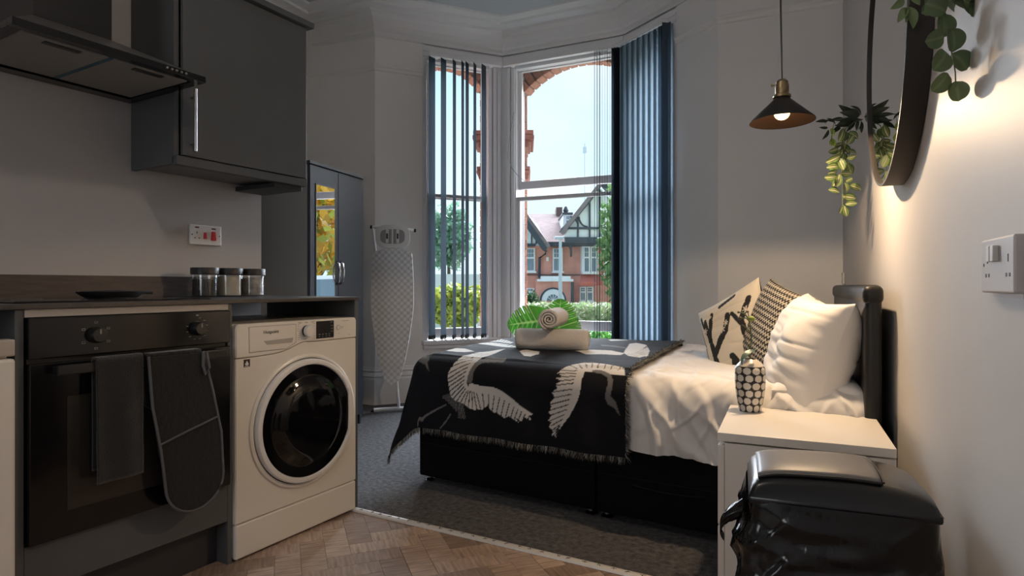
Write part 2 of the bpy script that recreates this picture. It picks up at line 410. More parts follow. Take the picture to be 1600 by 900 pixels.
# blinds ---------------------------------------------------------
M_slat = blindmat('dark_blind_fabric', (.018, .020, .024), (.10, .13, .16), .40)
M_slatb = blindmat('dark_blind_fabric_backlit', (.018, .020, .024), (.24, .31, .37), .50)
M_slatw = mat('dark_blind_weight', (.012, .012, .014), .6)
M_chain = mat('blind_chain', (.6, .6, .6), .5)
def slat_mesh(z0, z1, wd=.089, ms=None):
    m = MB()
    def f(u, v):
        x = (u - .5) * wd; return (x, -.0012 * (1 - (2 * u - 1) ** 2), z0 + (z1 - z0) * v)
    m.grid(f, 6, 10)
    o = m.build('slat', ms or M_slat, smooth='all'); me = o.data; bpy.data.objects.remove(o)
    w_ = MB(); w_.box(-wd / 2, wd / 2, -.003, .006, z0 - .003, z0 + .03, .001); o = w_.build('slat_weight', M_slatw); mw = o.data; bpy.data.objects.remove(o)
    return me, mw
def blind(name, label, a, b, z0, z1, slats, yoff=-.07, chain=False, ms=None):
    L, ang = wfr(a, b)
    r = thing(name, label, 'blind', (a.x, a.y, z1), ang, 'dark vertical blinds in the bay')
    m = MB(); m.box(.04, L - .04, yoff - .02, yoff + .02, .005, .045, .003); m.box(.1, .13, yoff + .02, -.002, .01, .04); m.box(L - .13, L - .1, yoff + .02, -.002, .01, .04)
    m.build('headrail', M_frame, r)
    me, mw = slat_mesh(z0 - z1, 0, ms=ms)
    for (x, rot) in slats:
        o = clone('slat', me, r, (x, yoff, 0), (0, 0, R(rot))); clone('weight', mw, o)
        clone_h = None
    if chain:
        m = MB(); xs = sorted(x for x, _ in slats)
        for i in range(len(xs) - 1):
            for yo in (-.03, .03):
                q = [Vector((xs[i] + (xs[i + 1] - xs[i]) * k / 6, yoff + yo * .6, z0 - z1 + .012 - .045 * sin(pi * k / 6))) for k in range(7)]
                m.tube(q, .0032, 5)
        m.build('bottom_chain', M_chain, r)
    return r
def along(a, b, px):
    "distance along a->b (0.07 m inside) at which image column px falls"
    d = (b - a); L = d.length; d.normalize(); n = Vector((d.y, -d.x, 0)) * .07; u = (px - 800) / F
    ex = Vector((cos(TH), sin(TH), 0)); ez = Vector((-sin(TH), cos(TH), 0)); q = a + n
    return (u * q.dot(ez) - q.dot(ex)) / (d.dot(ex) - u * d.dot(ez))
bl = [(along(C1, D, px), rot) for px, rot in ((675, 36), (693, 42), (710, 54), (723, 56), (730, 52), (742, 54), (756, 42))]
blind('vertical_blind', 'dark vertical blind with open slats on the left window', C1, D, .535, 2.93, bl, chain=True)
bl = [(along(D, E_, 929 + i * 4.0), 105 + rr.uniform(-3, 3)) for i in range(8)]
bl += [(along(D, E_, px), 40) for px in (963, 967, 971)]
blind('vertical_blind', 'dark vertical blind gathered at the right of the central window', D, E_, .50, 2.93, bl)
L3 = (Fp - E_).length
bl = [(.045 + i * (L3 - .07) / 8.5, 9 + rr.uniform(-1, 1)) for i in range(9)]
bl[-1] = (bl[-1][0] - .01, 12); bl.append((L3 - .035, 6)); bl.append((L3 - .02, 75))
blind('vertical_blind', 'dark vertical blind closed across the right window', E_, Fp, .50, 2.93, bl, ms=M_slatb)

# ------------------------------------------------------------------ kitchen run (local frame: x along the run, y into the wall, z up)
KL = (K0.x, K0.y, 0)
def kthing(name, label, cat, x=0, y=0, z=0, group=None):
    p = KP(x, y, z); return thing(name, label, cat, (p.x, p.y, p.z), KA, group)
FX = Matrix(((1, 0, 0, 0), (0, 0, 1, 0), (0, 1, 0, 0), (0, 0, 0, 1)))     # (x,y)outline -> x,z plane, extruded along +y
# worktop
t = kthing('worktop', 'thin dark slate worktop over oven and washing machine', 'worktop')
MB().box(-2.6, .625, -.016, .618, .9255, .94, .002).build('countertop', M_top, t)
t2 = kthing('upstand', 'dark wood-effect upstand along the back of the worktop', 'upstand')
MB().box(-2.6, .60, .600, .618, .941, 1.028, .001).build('upstand_board', M_ups, t2)
# oven housing
t = kthing('oven_housing', 'grey built-in oven cabinet with a pale top rail and dark plinth', 'cabinet')
MB().box(-.018, 0, -.002, .57, .0, .925, .001).build('side_panel', M_grey, t)
MB().box(-.642, -.622, -.002, .57, .0, .925, .001).build('side_panel', M_grey, t)
MB().box(-.621, -.019, -.006, .012, .904, .925).build('top_rail', M_greyl, t)
MB().box(-.621, -.019, -.002, .016, .155, .285, .001).build('filler_panel', M_grey, t)
MB().box(-.621, -.019, .06, .078, 0, .150).build('plinth', M_dark, t)
# oven
t = kthing('oven', 'black built-in glass oven with two dials under the worktop', 'oven', -.618, 0, 0)
MB().box(.004, .594, .004, .52, .29, .90).build('oven_body', M_blk, t)
MB().box(0, .598, -.020, .004, .79, .902, .003).build('control_panel', M_ovg, t)
dr = MB().box(0, .598, -.022, .004, .288, .778, .004).build('oven_door', M_ovg, t)
M_win = mat('oven_window_glass', (.028, .025, .022), .08)
MB().box(.09, .50, -.0235, -.0215, .36, .68, .0006).build('door_window', M_win, dr)
m = MB(); m.box(.05, .56, -.062, -.050, .744, .772, .003); m.build('handle', M_blk, dr)
for x in (.055, .53): MB().box(x, x + .025, -.05, -.02, .750, .766).build('handle_bracket', M_blk, dr)
for cx, kind in ((.165, 0), (.475, 1)):
    k = MB().lathe([(0, .026), (.019, .026), (.022, .020), (.024, 0)], 28, T(cx, -.020, .846) @ RX(90)).build('dial', M_blk, t, smooth=True)
    MB().box(cx - .002, cx + .002, -.0475, -.046, .850, .864).build('pointer', M_print, k)
    m = MB()
    if kind == 0:
        for i in range(6):
            a = R(90 + i * 60); x, z = cx + .038 * cos(a), .846 + .038 * sin(a)
            m.box(x - .0045, x + .0045, -.0206, -.0202, z - .004, z - .0028); m.box(x - .0045, x + .0045, -.0206, -.0202, z + .001, z + .002)
            m.box(x - .0045, x - .0035, -.0206, -.0202, z - .003, z + .002); m.box(x + .0035, x + .0045, -.0206, -.0202, z - .003, z + .002)
    else:
        for i in range(10):
            a = R(90 - i * 30 - 15); x, z = cx + .036 * cos(a), .846 + .036 * sin(a)
            m.box(x - .0035, x + .0035, -.0206, -.0202, z - .001, z + .001)
        m.box(cx - .004, cx + .004, -.0206, -.0202, .888, .892)
    m.build('dial_marks', M_print, t)['kind'] = 'stuff'
# towels on the oven handle
def hung(name, label, x0, x1, ztop, zb_front, zb_back, mtl, folds=.004, shape=None, y0=-.056, th=.010, cat='towel'):
    t_ = kthing(name, label, cat, -.618, 0, 0)
    m = MB(); L1 = ztop - zb_front; L2 = ztop - zb_back; tot = L1 + L2 + .03
    def f(u, v):
        s = v * tot; x = x0 + (x1 - x0) * u
        if s < L1: z = zb_front + s; y = y0 - th - .002
        elif s < L1 + .03:
            a = (s - L1) / .03 * pi; y = y0 - (th + .002) * cos(a); z = ztop + (th) * sin(a)
        else: z = ztop - (s - L1 - .03); y = y0 + th + .002
        h = max(0, min(1, (ztop - z) / .15))
        y -= folds * (sin(x * 55 + z * 3) + fbm((x * 9, z * 9, 1))) * h * (1 if s < L1 + .015 else -.3) + .004 * h
        return (x, y, z)
    m.grid(f, 36, 60); o = m.build('cloth', mtl, t_, smooth='all')
    mo = o.modifiers.new('thick', 'SOLIDIFY'); mo.thickness = .004; mo.offset = 0
    return t_
M_towel = mat('dark_towel', (.007, .007, .008), .95, bump=.6, bscale=400, sheen=.3)
M_glove = mat('dark_glove_cloth', (.005, .005, .006), .9, bump=.5, bscale=60, sheen=.2)
M_pipe = mat('grey_piping', (.10, .10, .11), .9)
hung('hand_towel', 'charcoal hand towel hanging over the oven handle', .142, .272, .776, .425, .46, M_towel)
tg = kthing('oven_glove', 'black double oven glove with grey piping hanging on the oven handle', 'oven glove', -.618, 0, 0)
gx0, gx1 = .280, .500
def glove_outline(o=0.):
    pts = [(.280, .775), (.292, .62), (.318, .48)]; cx, r = .430, .098
    pts += [(cx - r * cos(R(a)), .362 - r * 1.0 * sin(R(a))) for a in range(0, 181, 12)]
    return pts + [(.520, .50), (.490, .64), (.455, .775)]
ol = glove_outline()
m = MB(); m.prism(ol, .014, T(0, -.082, 0) @ FX, bev=.004)
m.box(gx0 + .003, .452, -.082, -.044, .772, .784, .004); m.prism([(p[0], p[1] + (0.12 if p[1] < .5 else 0)) for p in ol], .010, T(0, -.047, 0) @ FX)
m.build('quilted_cloth', M_glove, tg, smooth=True)
m = MB(); m.tube([(p[0], -.083, p[1]) for p in ol], .004, 6); m.build('piping', M_pipe, tg, smooth=True)
m = MB(); m.tube([(.314, -.084, .500), (.40, -.085, .525), (.506, -.084, .552)], .0035, 6); m.build('pocket_hem', M_pipe, tg, smooth=True)
m = MB(); m.tube([(gx1 - .045, -.084, .775), (gx1 - .05, -.09, .73), (gx1 - .042, -.092, .70), (gx1 - .028, -.09, .72), (gx1 - .035, -.084, .772)], .005, 6); m.build('hanging_loop', M_pipe, tg, smooth=True)
# hob
t = kthing('hob', 'flat black glass hob let into the worktop', 'hob', -.60, .06, .9405)
MB().box(-.02, .56, 0, .50, 0, .005, .002).build('glass_top', M_ovg, t)
for x, y, r_ in ((.12, .13, .09), (.42, .13, .07), (.12, .37, .07), (.42, .37, .09)): MB().lathe([(r_, .0055), (r_ + .002, .0056), (r_ + .002, .0054)], 32, T(x, y, 0)).build('cooking_ring', M_print, t)
t = kthing('spoon_rest', 'small black ridged tray lying at the back of the hob', 'tray', -.20, .40, .9462)
m = MB()
m.lathe([(0, 0), (.075, 0), (.095, .014), (.10, .022), (.094, .022), (.085, .012), (0, .008)], 28, Matrix.Diagonal((1.15, .62, 1, 1))); m.build('dish', M_blk, t, smooth=True)
m = MB(); m.tube([(-.1, 0, .018), (-.03, 0, .021), (.03, .0, .021), (.15, .01, .016)], .006, 8); m.build('handle', M_blk, t, smooth=True)
# cooker socket on the wall
def faceplate(name, label, cat, loc, rz, kind):
    t = thing(name, label, cat, loc, rz)
    return t
p = KP(.305, .62, 0)
t = kthing('cooker_socket', 'white double cooker socket with two red switches on the kitchen wall', 'socket', .3, .612, 1.215)
MB().box(-.075, .075, -.006, .006, -.044, .044, .003).build('faceplate', M_sock, t)
m = MB(); m.box(-.045, -.041, -.0065, -.006, .006, .014); m.box(-.056, -.049, -.0065, -.006, -.016, -.012); m.box(-.036, -.029, -.0065, -.006, -.016, -.012); m.build('socket_holes', M_slot, t)['kind'] = 'stuff'
M_neon = mat('dark_red_neon', (.12, .01, .02), .3)
MB().box(-.052, -.034, -.007, -.006, .030, .036).build('neon_indicator', M_neon, t); MB().box(.026, .046, -.007, -.006, .028, .034).build('neon_indicator', M_neon, t)
MB().prism([(-.013, -.016), (.001, -.016), (-.001, .012), (-.011, .012)], .006, T(0, -.012, 0) @ FX, .001).build('rocker_switch', M_red, t)
MB().prism([(.022, -.022), (.046, -.022), (.042, .018), (.026, .018)], .008, T(0, -.014, 0) @ FX, .001).build('rocker_switch', M_red, t)
m = MB(); m.lathe([(0, .0005), (.003, .0005), (.003, 0)], 10, T(-.066, -.006, 0) @ RX(90)); m.lathe([(0, .0005), (.003, .0005), (.003, 0)], 10, T(.066, -.006, 0) @ RX(90)); m.build('screw', M_slot, t)['kind'] = 'stuff'
# jars
M_lid = mat('black_jar_lid', (.015, .015, .016), .45)
M_jglass = glassmat('jar_glass', (.93, .94, .94), .10, .05)
M_coffee = mat('dark_jar_content', (.03, .022, .018), .8, var=.4, vscale=60)
M_sugar = mat('cream_jar_content', (.62, .56, .45), .8, var=.08, vscale=40)
M_bag = mat('crumpled_white_wrappers', (.34, .32, .31), .5, bump=1, bscale=40, var=.5, vscale=30)
for nm, lb, x, cm, top in (('storage_jar', 'round glass jar of dark coffee with black lid, nearest the hob', .205, M_coffee, .075),
                     ('storage_jar', 'round glass jar of cream sugar with black lid, middle of the three', .320, M_sugar, .088),
                     ('storage_jar', 'round glass jar of crumpled wrappers with black lid, nearest the wardrobe', .437, M_bag, .08)):
    t = kthing(nm, lb, 'jar', x, .47, .9405, 'three storage jars on the worktop')
    MB().lathe([(0, .002), (.048, .002), (.052, .008), (.052, .092), (.049, .094), (.049, .092), (.049, .006), (0, .005)], 32).build('glass_body', M_jglass, t, smooth=True)
    m = MB()
    def f(u, v):
        a = u * 2 * pi; r_ = .0475 - (.004 * abs(fbm((cos(a) * 3, sin(a) * 3, v * 5))) if cm is M_bag else 0)
        return (r_ * cos(a), r_ * sin(a), .007 + (top - .007) * v)
    m.grid(f, 32, 10); m.lathe([(.0475, top), (.03, top + .003), (0, top + .004)], 32); m.build('contents', cm, t, smooth=True, weld=.0005)
    MB().lathe([(0, .125), (.054, .125), (.056, .122), (.056, .098), (.054, .096), (0, .096)], 32).build('lid', M_lid, t, smooth=True)

# washing machine
t = kthing('washing_machine', 'white front-loading washing machine with black glass door', 'washing machine', .002, -.01, 0)
zs = .735
def seam(x):        # height of the panel seam, dipping up around the door
    s = 1 / (1 + math.exp(-(x - .25) * 28)); return .728 + (.762 - .728) * s + .008 * math.exp(-((x - .30) / .05) ** 2)
xs = [.001 + .594 * i / 48 for i in range(49)]
MB().box(.002, .594, .014, .56, .01, .85, .006).build('cabinet_body', M_wm, t)
m = MB(); m.prism([(x, seam(x) - .0015) for x in xs] + [(.595, .135), (.001, .135)], .022, T(0, -.006, 0) @ FX, .003); fp = m.build('front_panel', M_wm, t, smooth=True)
m = MB(); m.prism([(x, seam(x) + .0015) for x in xs] + [(.595, .838), (.588, .85), (.008, .85), (.001, .838)], .024, T(0, -.008, 0) @ FX, .003); cp = m.build('control_panel', M_wm, t, smooth=True)
MB().box(.002, .594, -.006, .014, .008, .132, .006).build('kick_panel', M_wm, t)
m = MB(); m.prism([(.055, .747), (.22, .747), (.264, .768), (.264, .836), (.055, .836)], .004, T(0, -.0105, 0) @ FX, .0012); dw = m.build('detergent_drawer', M_wm, cp)
m = MB(); m.tube([(.055, -.0085, .745), (.22, -.0085, .745), (.266, -.0085, .767), (.266, -.0085, .838), (.053, -.0085, .838)], .0009, 4, closed=True); m.build('drawer_gap', M_print, cp)
M_rec = mat('drawer_recess', (.42, .40, .37), .35)
m = MB(); m.prism([(.115, .783), (.130, .768), (.245, .768), (.250, .786)], .0015, T(0, -.0118, 0) @ FX); m.build('drawer_handle', M_rec, dw)
text('brand_lettering', 'Hotpoint', .0185, M_pblk, cp, T(.148, -.0112, .815) @ RX(90))
k = MB().lathe([(0, .026), (.020, .026), (.022, .024), (.023, 0)], 36, T(.318, -.008, .808) @ RX(90)).build('programme_dial', M_blk, cp, smooth=True)
MB().lathe([(.0165, .0275), (.0235, .0275), (.025, .024), (.024, .012), (.0225, .012)], 36, T(.318, -.008, .808) @ RX(90)).build('dial_ring', M_wmd, k, smooth=True)
MB().lathe([(0, .0272), (.0165, .0272), (.0165, .022)], 32, T(.318, -.008, .808) @ RX(90)).build('dial_cap', M_wm, k, smooth=True)
dsp = MB().box(.368, .462, -.0105, -.007, .772, .843, .001).build('display', mat('display_glass', (.012, .012, .014), .15), cp)
m = MB()
for i in range(4): m.box(.378 + i * .018, .388 + i * .018, -.011, -.0106, .788, .790); m.box(.381 + i * .018, .385 + i * .018, -.011, -.0106, .779, .782)
for i in range(3): m.box(.446, .456, -.011, -.0106, .797 + i * .012, .799 + i * .012)
m.box(.440, .456, -.011, -.0106, .836, .838)
m.build('display_icons', M_print, dsp)
k = MB().lathe([(0, .003), (.009, .003), (.0105, .001), (.0105, 0)], 24, T(.487, -.008, .812) @ RX(90)).build('start_button', M_wmd, cp, smooth=True)
MB().lathe([(.009, .0032), (.0105, .0032), (.0108, .002)], 24, T(.487, -.008, .812) @ RX(90)).build('button_ring', M_print, k)
m = MB(); rr = random.Random(5)
for i in range(9):
    for sx in (-1, 1):
        z = .775 + i * .0085; w_ = rr.uniform(.006, .013); x = .318 + sx * .034
        (m.box(x - w_, x, -.0083, -.008, z, z + .0016) if sx < 0 else m.box(x, x + w_, -.0083, -.008, z, z + .0016))
for x in (.285, .318, .350): m.box(x - .010, x + .010, -.0083, -.008, .842, .844); m.box(x - .006, x + .006, -.0083, -.008, .8385, .8400)
m.box(.503, .520, -.0083, -.008, .812, .8138); m.box(.503, .515, -.0083, -.008, .806, .8076); m.box(.51, .55, -.0083, -.008, .838, .8395); m.box(.545, .56, -.0083, -.008, .776, .7775)
m.prism([(.490, .786), (.495, .783), (.495, .789)], .0003, T(0, -.0083, 0) @ FX)
m.build('panel_lettering', mat('panel_print', (.30, .28, .26), .6), cp)['kind'] = 'stuff'
st = MB().box(.034, .060, -.0068, -.006, .694, .722).build('fabric_label', mat('label_maroon', (.03, .012, .02), .4), fp)
m = MB(); m.prism([(.047, .717), (.055, .705), (.051, .700), (.043, .700), (.039, .705)], .0003, T(0, -.0072, 0) @ FX); m.box(.038, .056, -.0072, -.0068, .696, .698); m.build('label_emblem', M_wmd, st)
dcx, dcz = .318, .452
DM = T(dcx, -.006, dcz) @ RX(90)
m = MB(); m.lathe([(.264, .0), (.262, .007), (.255, .010), (.249, .008), (.249, .002)], 96, DM); m.build('door_surround', M_wm, fp, smooth=True)
door = MB().lathe([(.245, .004), (.245, .016), (.241, .024), (.233, .027), (.224, .026), (.221, .020), (.221, .008)], 96, DM).build('door_ring', M_wmd, t, smooth=True)
MB().lathe([(.2435, .001), (.2475, .001), (.2475, .003), (.2435, .003)], 96, DM).build('door_shadow_gap', M_blk, fp)
M_dgl = mat('washer_door_glass', (.004, .004, .005), .06)
MB().lathe([(.2215, .020), (.185, .019), (.172, .020), (.165, .026), (.11, .034), (0, .036)], 72, DM).build('door_glass', M_dgl, door, smooth=True)
m = MB(); a0, a1 = R(-28), R(28)
pts = [(.240 * cos(a0 + (a1 - a0) * i / 12), .240 * sin(a0 + (a1 - a0) * i / 12)) for i in range(13)] + [(.190, .105), (.203, .095), (.205, .0), (.203, -.095), (.190, -.105)]
m.prism(pts, .006, DM @ T(0, 0, .022), .003); m.build('door_grip', M_wmd, door, smooth=True)
# end panel beside machine, with back void
t = kthing('end_panel', 'dark grey end panel beside the washing machine', 'panel')
MB().box(.602, .620, -.004, .58, 0, .925, .001).build('panel_board', M_grey, t)
# fridge
t = kthing('fridge', 'white under-counter fridge at the left edge beside the oven', 'fridge', -1.205, -.045, 0)
MB().box(0, .55, .05, .56, .01, .84, .006).build('cabinet_body', M_wm, t)
d_ = MB().box(0, .55, 0, .045, .03, .80, .008).build('door', M_wm, t)
MB().box(0, .55, .004, .05, .806, .85, .004).build('top_rail', mat('beige_trim', (.45, .40, .36), .4), t)

# wall cabinet
t = kthing('wall_cabinet', 'dark grey wall cabinet hung between hood and wardrobe', 'cabinet', 0, .62, 1.455)
MB().box(-.018, 0, -.30, -.003, 0, .735, .001).build('side_panel', M_grey, t)
MB().box(.585, .603, -.30, -.003, 0, .735, .001).build('side_panel', M_grey, t)
m = MB(); m.box(0, .585, -.30, -.003, .012, .028); m.build('bottom_board', mat('cabinet_underside', (.22, .21, .20), .5), t)
MB().box(0, .585, -.30, -.003, .717, .735).build('top_board', M_grey, t)
MB().box(-.018, .603, -.318, -.285, -.004, .030, .001).build('light_rail', M_grey, t)
MB().box(.45, .603, -.285, -.01, -.022, -.002, .001).build('corner_filler', M_dark, t)
d_ = MB().box(.004, .598, -.322, -.304, .034, .732, .0015).build('door', M_grey, t)
m = MB(); m.tube([(.035, -.352, .05), (.035, -.352, .29)], .006, 12); m.tube([(.035, -.322, .08), (.035, -.352, .08)], .004, 8); m.tube([(.035, -.322, .26), (.035, -.352, .26)], .004, 8)
m.build('bar_handle', M_steel, d_, smooth=True)
MB().box(-.03, .625, -.345, -.003, .736, .762, .002).build('cornice_strip', M_grey, t)

# extractor hood
t = kthing('extractor_hood', 'black and steel extractor hood with filter panels above the hob', 'extractor hood', 0, .62, 1.725)
hx0, hx1 = -.60, -.025
M_hsteel = mat('hood_steel', (.16, .155, .15), .35, metal=.6)
m = MB()
m.faces([(hx0, -.50, .02), (hx1, -.50, .02), (hx1, -.005, .02), (hx0, -.005, .02), (-.475, -.30, .12), (-.239, -.30, .12), (-.239, -.005, .12), (-.475, -.005, .12)],
        [(0, 1, 5, 4), (1, 2, 6, 5), (3, 0, 4, 7), (4, 5, 6, 7), (0, 3, 2, 1), (2, 3, 7, 6)])
m.build('sloped_canopy', M_hsteel, t)
m = MB(); m.box(hx0 - .003, hx1 + .003, -.503, -.47, 0, .022, .001); m.box(hx0 - .003, hx1 + .003, -.06, -.003, 0, .02, .001)
m.box(hx0 - .003, hx0 + .03, -.47, -.06, 0, .02, .001); m.box(hx1 - .03, hx1 + .003, -.47, -.06, 0, .02, .001); ru = m.build('rim_frame', M_ovg, t)
M_filt = mat('filter_mesh_grey', (.34, .33, .30), .55, bump=.6, bscale=500)
for x0, x1 in ((hx0 + .034, -.325), (-.31, hx1 - .034)):
    f_ = MB().box(x0, x1, -.45, -.08, .003, .008, .002).build('filter_panel', M_filt, t)
    MB().box((x0 + x1) / 2 - .05, (x0 + x1) / 2 + .05, -.435, -.41, .0, .004, .001).build('filter_latch', M_blk, f_)
MB().box(-.325, -.31, -.45, -.08, .003, .007).build('divider_strip', mat('blue_film', (.03, .13, .19), .4), t)
MB().box(-.475, -.239, -.30, -.005, .12, .95, .002).build('chimney', M_blk, t)
for i in range(5):
    MB().lathe([(0, .004), (.004, .004), (.0048, 0)], 14, T(-.165 + i * .017, -.503, .012) @ RX(90)).build('push_button', M_steel, t, smooth=True)

# ------------------------------------------------------------------ wardrobe
WA = W(-1.28, 3.8); wa = heading(18.7)
t = thing('wardrobe', 'dark grey two-door wardrobe with a mirrored left door', 'wardrobe', (WA.x, WA.y, 0), wa)
WW, WD, WH = .60, .50, 1.77
M_ward = mat('anthracite_board', (.020, .025, .034), .45, spec=.3, bump=.05, bscale=80)
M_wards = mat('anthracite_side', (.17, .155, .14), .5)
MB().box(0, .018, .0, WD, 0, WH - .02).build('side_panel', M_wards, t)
MB().box(WW - .018, WW, .0, WD, 0, WH - .02).build('side_panel', M_ward, t)
MB().box(-.012, WW + .012, -.03, WD, WH - .019, WH, .002).build('top_board', M_ward, t)
MB().box(.018, WW - .018, WD - .01, WD, .05, WH - .02).build('back_board', M_ward, t)
MB().box(.018, WW - .018, .02, .04, 0, .07).build('plinth', M_ward, t)
d1 = MB().box(.002, .298, -.020, -.002, .075, WH - .022, .0015).build('door', M_ward, t)
d2 = MB().box(.302, WW - .002, -.020, -.002, .075, WH - .022, .0015).build('door', M_ward, t)
M_mir = mat('mirror_silver', (.92, .93, .93), .01, metal=1)
MB().box(.062, .258, -.0225, -.0202, .35, 1.63).build('mirror_panel', M_mir, d1)
m = MB()
for x in (.055, .258): m.box(x, x + .007, -.024, -.020, .343, 1.637)
m.box(.055, .265, -.024, -.020, .343, .35); m.box(.055, .265, -.024, -.020, 1.63, 1.637); m.build('mirror_bead', M_dark, d1)
for dd, x in ((d1, .278), (d2, .322)):
    m = MB(); m.tube([(x, -.020, 1.0), (x, -.042, 1.015), (x, -.050, 1.06), (x, -.050, 1.09), (x, -.042, 1.135), (x, -.020, 1.15)], .006, 10); m.build('bow_handle', M_chr, dd, smooth='all')

# ------------------------------------------------------------------ ironing board
ib = at(612, 640, 4.72); IB = thing('ironing_board', 'folded ironing board with grey lattice cover standing beside the wardrobe', 'ironing board', (ib.x, ib.y, 0), TH + R(4))
ibm = T(0, 0, 0) @ RX(-3)
def brd(u, v):      # u -1..1 across, v 0..1 nose to tail
    hw = .165 * (min(1, (v * 1.75 + .0001)) ** .42) * (1 - .10 * max(0, (v - .75) / .25)) if v < .97 else .165 * .9 * math.sqrt(max(0, 1 - ((v - .97) / .035) ** 2))
    if v < .03: hw = .165 * ((.03 * 1.75) ** .42) * math.sqrt(v / .03)
    return hw * u
M_cov = bpy.data.materials.new('lattice_cover'); M_cov.use_nodes = True
t_ = M_cov.node_tree; p_ = t_.nodes['Principled BSDF']; p_.inputs['Roughness'].default_value = .75
co = t_.nodes.new('ShaderNodeTexCoord'); sp_ = t_.nodes.new('ShaderNodeSeparateXYZ'); t_.links.new(co.outputs['Object'], sp_.inputs[0])
def mth(op, a, b=None):
    n = t_.nodes.new('ShaderNodeMath'); n.operation = op
    for i, q in enumerate((a, b)):
        if q is None: continue
        if isinstance(q, (int, float)): n.inputs[i].default_value = q
        else: t_.links.new(q, n.inputs[i])
    return n.outputs[0]
P_ = .050; rings = None
for ox, oz in ((0, 0), (.5, .5)):
    gx = mth('SUBTRACT', mth('FRACT', mth('ADD', mth('DIVIDE', sp_.outputs[0], P_), ox + 20)), .5)
    gz = mth('SUBTRACT', mth('FRACT', mth('ADD', mth('DIVIDE', sp_.outputs[2], P_), oz + 20)), .5)
    d_2 = mth('SQRT', mth('ADD', mth('MULTIPLY', gx, gx), mth('MULTIPLY', gz, gz)))
    q = mth('LESS_THAN', mth('ABSOLUTE', mth('SUBTRACT', d_2, .47)), .05)
    rings = q if rings is None else mth('MAXIMUM', rings, q)
mxx = t_.nodes.new('ShaderNodeMixRGB'); mxx.inputs[1].default_value = (.58, .60, .64, 1); mxx.inputs[2].default_value = (.92, .93, .95, 1)
t_.links.new(rings, mxx.inputs[0]); t_.links.new(mxx.outputs[0], p_.inputs['Base Color'])
m = MB()
def f(u, v): x = brd(2 * u - 1, v); return (x, -.022 + .004 * (2 * u - 1) ** 2 + .0015 * fbm((x * 12, v * 12, 0)), .215 + 1.06 * v)
m.grid(f, 14, 60)
def f(u, v): x = brd(2 * u - 1, v); return (x, .008, .215 + 1.06 * v)
m.grid(f, 14, 60)
def f(u, v): s = -1 if u < .5 else 1; k = (u * 2) % 1 if u < 1 else 1; return (brd(s, v), -.018 + .026 * k, .215 + 1.06 * v)
for s in (-1, 1):
    m.grid(lambda u, v, s=s: (brd(s, v), -.018 + .026 * u, .215 + 1.06 * v), 1, 60)
m.build('padded_cover', M_cov, IB, smooth=True, M=ibm, weld=.0008)
M_wplas = mat('white_plastic', (.80, .81, .82), .4)
m = MB(); zc = 1.375; a = .135; b_ = .095
outer = [(a * math.copysign(abs(cos(q)) ** .6, cos(q)), zc + b_ * math.copysign(abs(sin(q)) ** .7, sin(q))) for q in [2 * pi * i / 40 for i in range(40)]]
m.prism(outer, .02, T(0, -.02, 0) @ FX, .004); rest = m.build('iron_rest', M_wplas, IB, smooth=True, M=ibm)
m = MB(); inner = [(.095 * math.copysign(abs(cos(q)) ** .6, cos(q)), zc + .058 * math.copysign(abs(sin(q)) ** .6, sin(q))) for q in [2 * pi * i / 32 for i in range(32)]]
m.prism(inner, .002, T(0, -.0225, 0) @ FX); m.build('rest_recess', mat('rest_grey', (.30, .31, .32), .5), rest, M=ibm)
m = MB(); m.box(-.052, -.030, -.032, -.022, zc - .055, zc + .055, .004); m.box(.030, .052, -.032, -.022, zc - .055, zc + .055, .004); m.box(-.006, .006, -.03, -.022, zc - .058, zc + .058, .002); m.build('rest_rib', M_wplas, rest, M=ibm)
m = MB(); m.box(-.047, -.035, -.034, -.031, zc - .02, zc + .022); m.box(.035, .047, -.034, -.031, zc - .02, zc + .022); m.build('rest_slot', M_slot, rest, M=ibm)
m = MB(); m.tube([(-.165, .022, 1.455), (.165, .022, 1.43)], .013, 12); m.tube([(-.16, .024, 1.45), (-.02, .03, .25)], .011, 10); m.build('leg_bar', M_wplas, IB, smooth=True, M=ibm)
m = MB(); m.tube([(-.18, .022, 1.456), (-.163, .022, 1.455)], .0145, 12); m.tube([(.163, .022, 1.43), (.18, .022, 1.429)], .0145, 12); m.build('leg_cap', M_blk, IB, smooth=True, M=ibm)
m = MB(); m.tube([(.03, .03, .28), (.05, .05, .03)], .012, 10); m.tube([(-.14, .0, .024), (.09, .06, .024)], .016, 12); m.build('foot_bar', M_wplas, IB, smooth=True)
m = MB(); m.tube([(-.16, -.005, .024), (-.138, .0, .024)], .0175, 12); m.build('foot_cap', M_blk, IB, smooth=True)
# unseen window frame added behind the viewer to go with the rear fill light
m = MB()
for x0, x1, z0, z1 in ((-1.95, -1.87, .8, 2.2), (-.53, -.45, .8, 2.2), (-1.95, -.45, 2.12, 2.2), (-1.95, -.45, .8, .88), (-1.95, -.45, 1.48, 1.52)): m.box(x0, x1, BK + .002, BK + .03, z0, z1, .004)
tag(m.build('window_4', M_frame), 'white window frame added unseen behind the viewer', 'window', kind='structure')


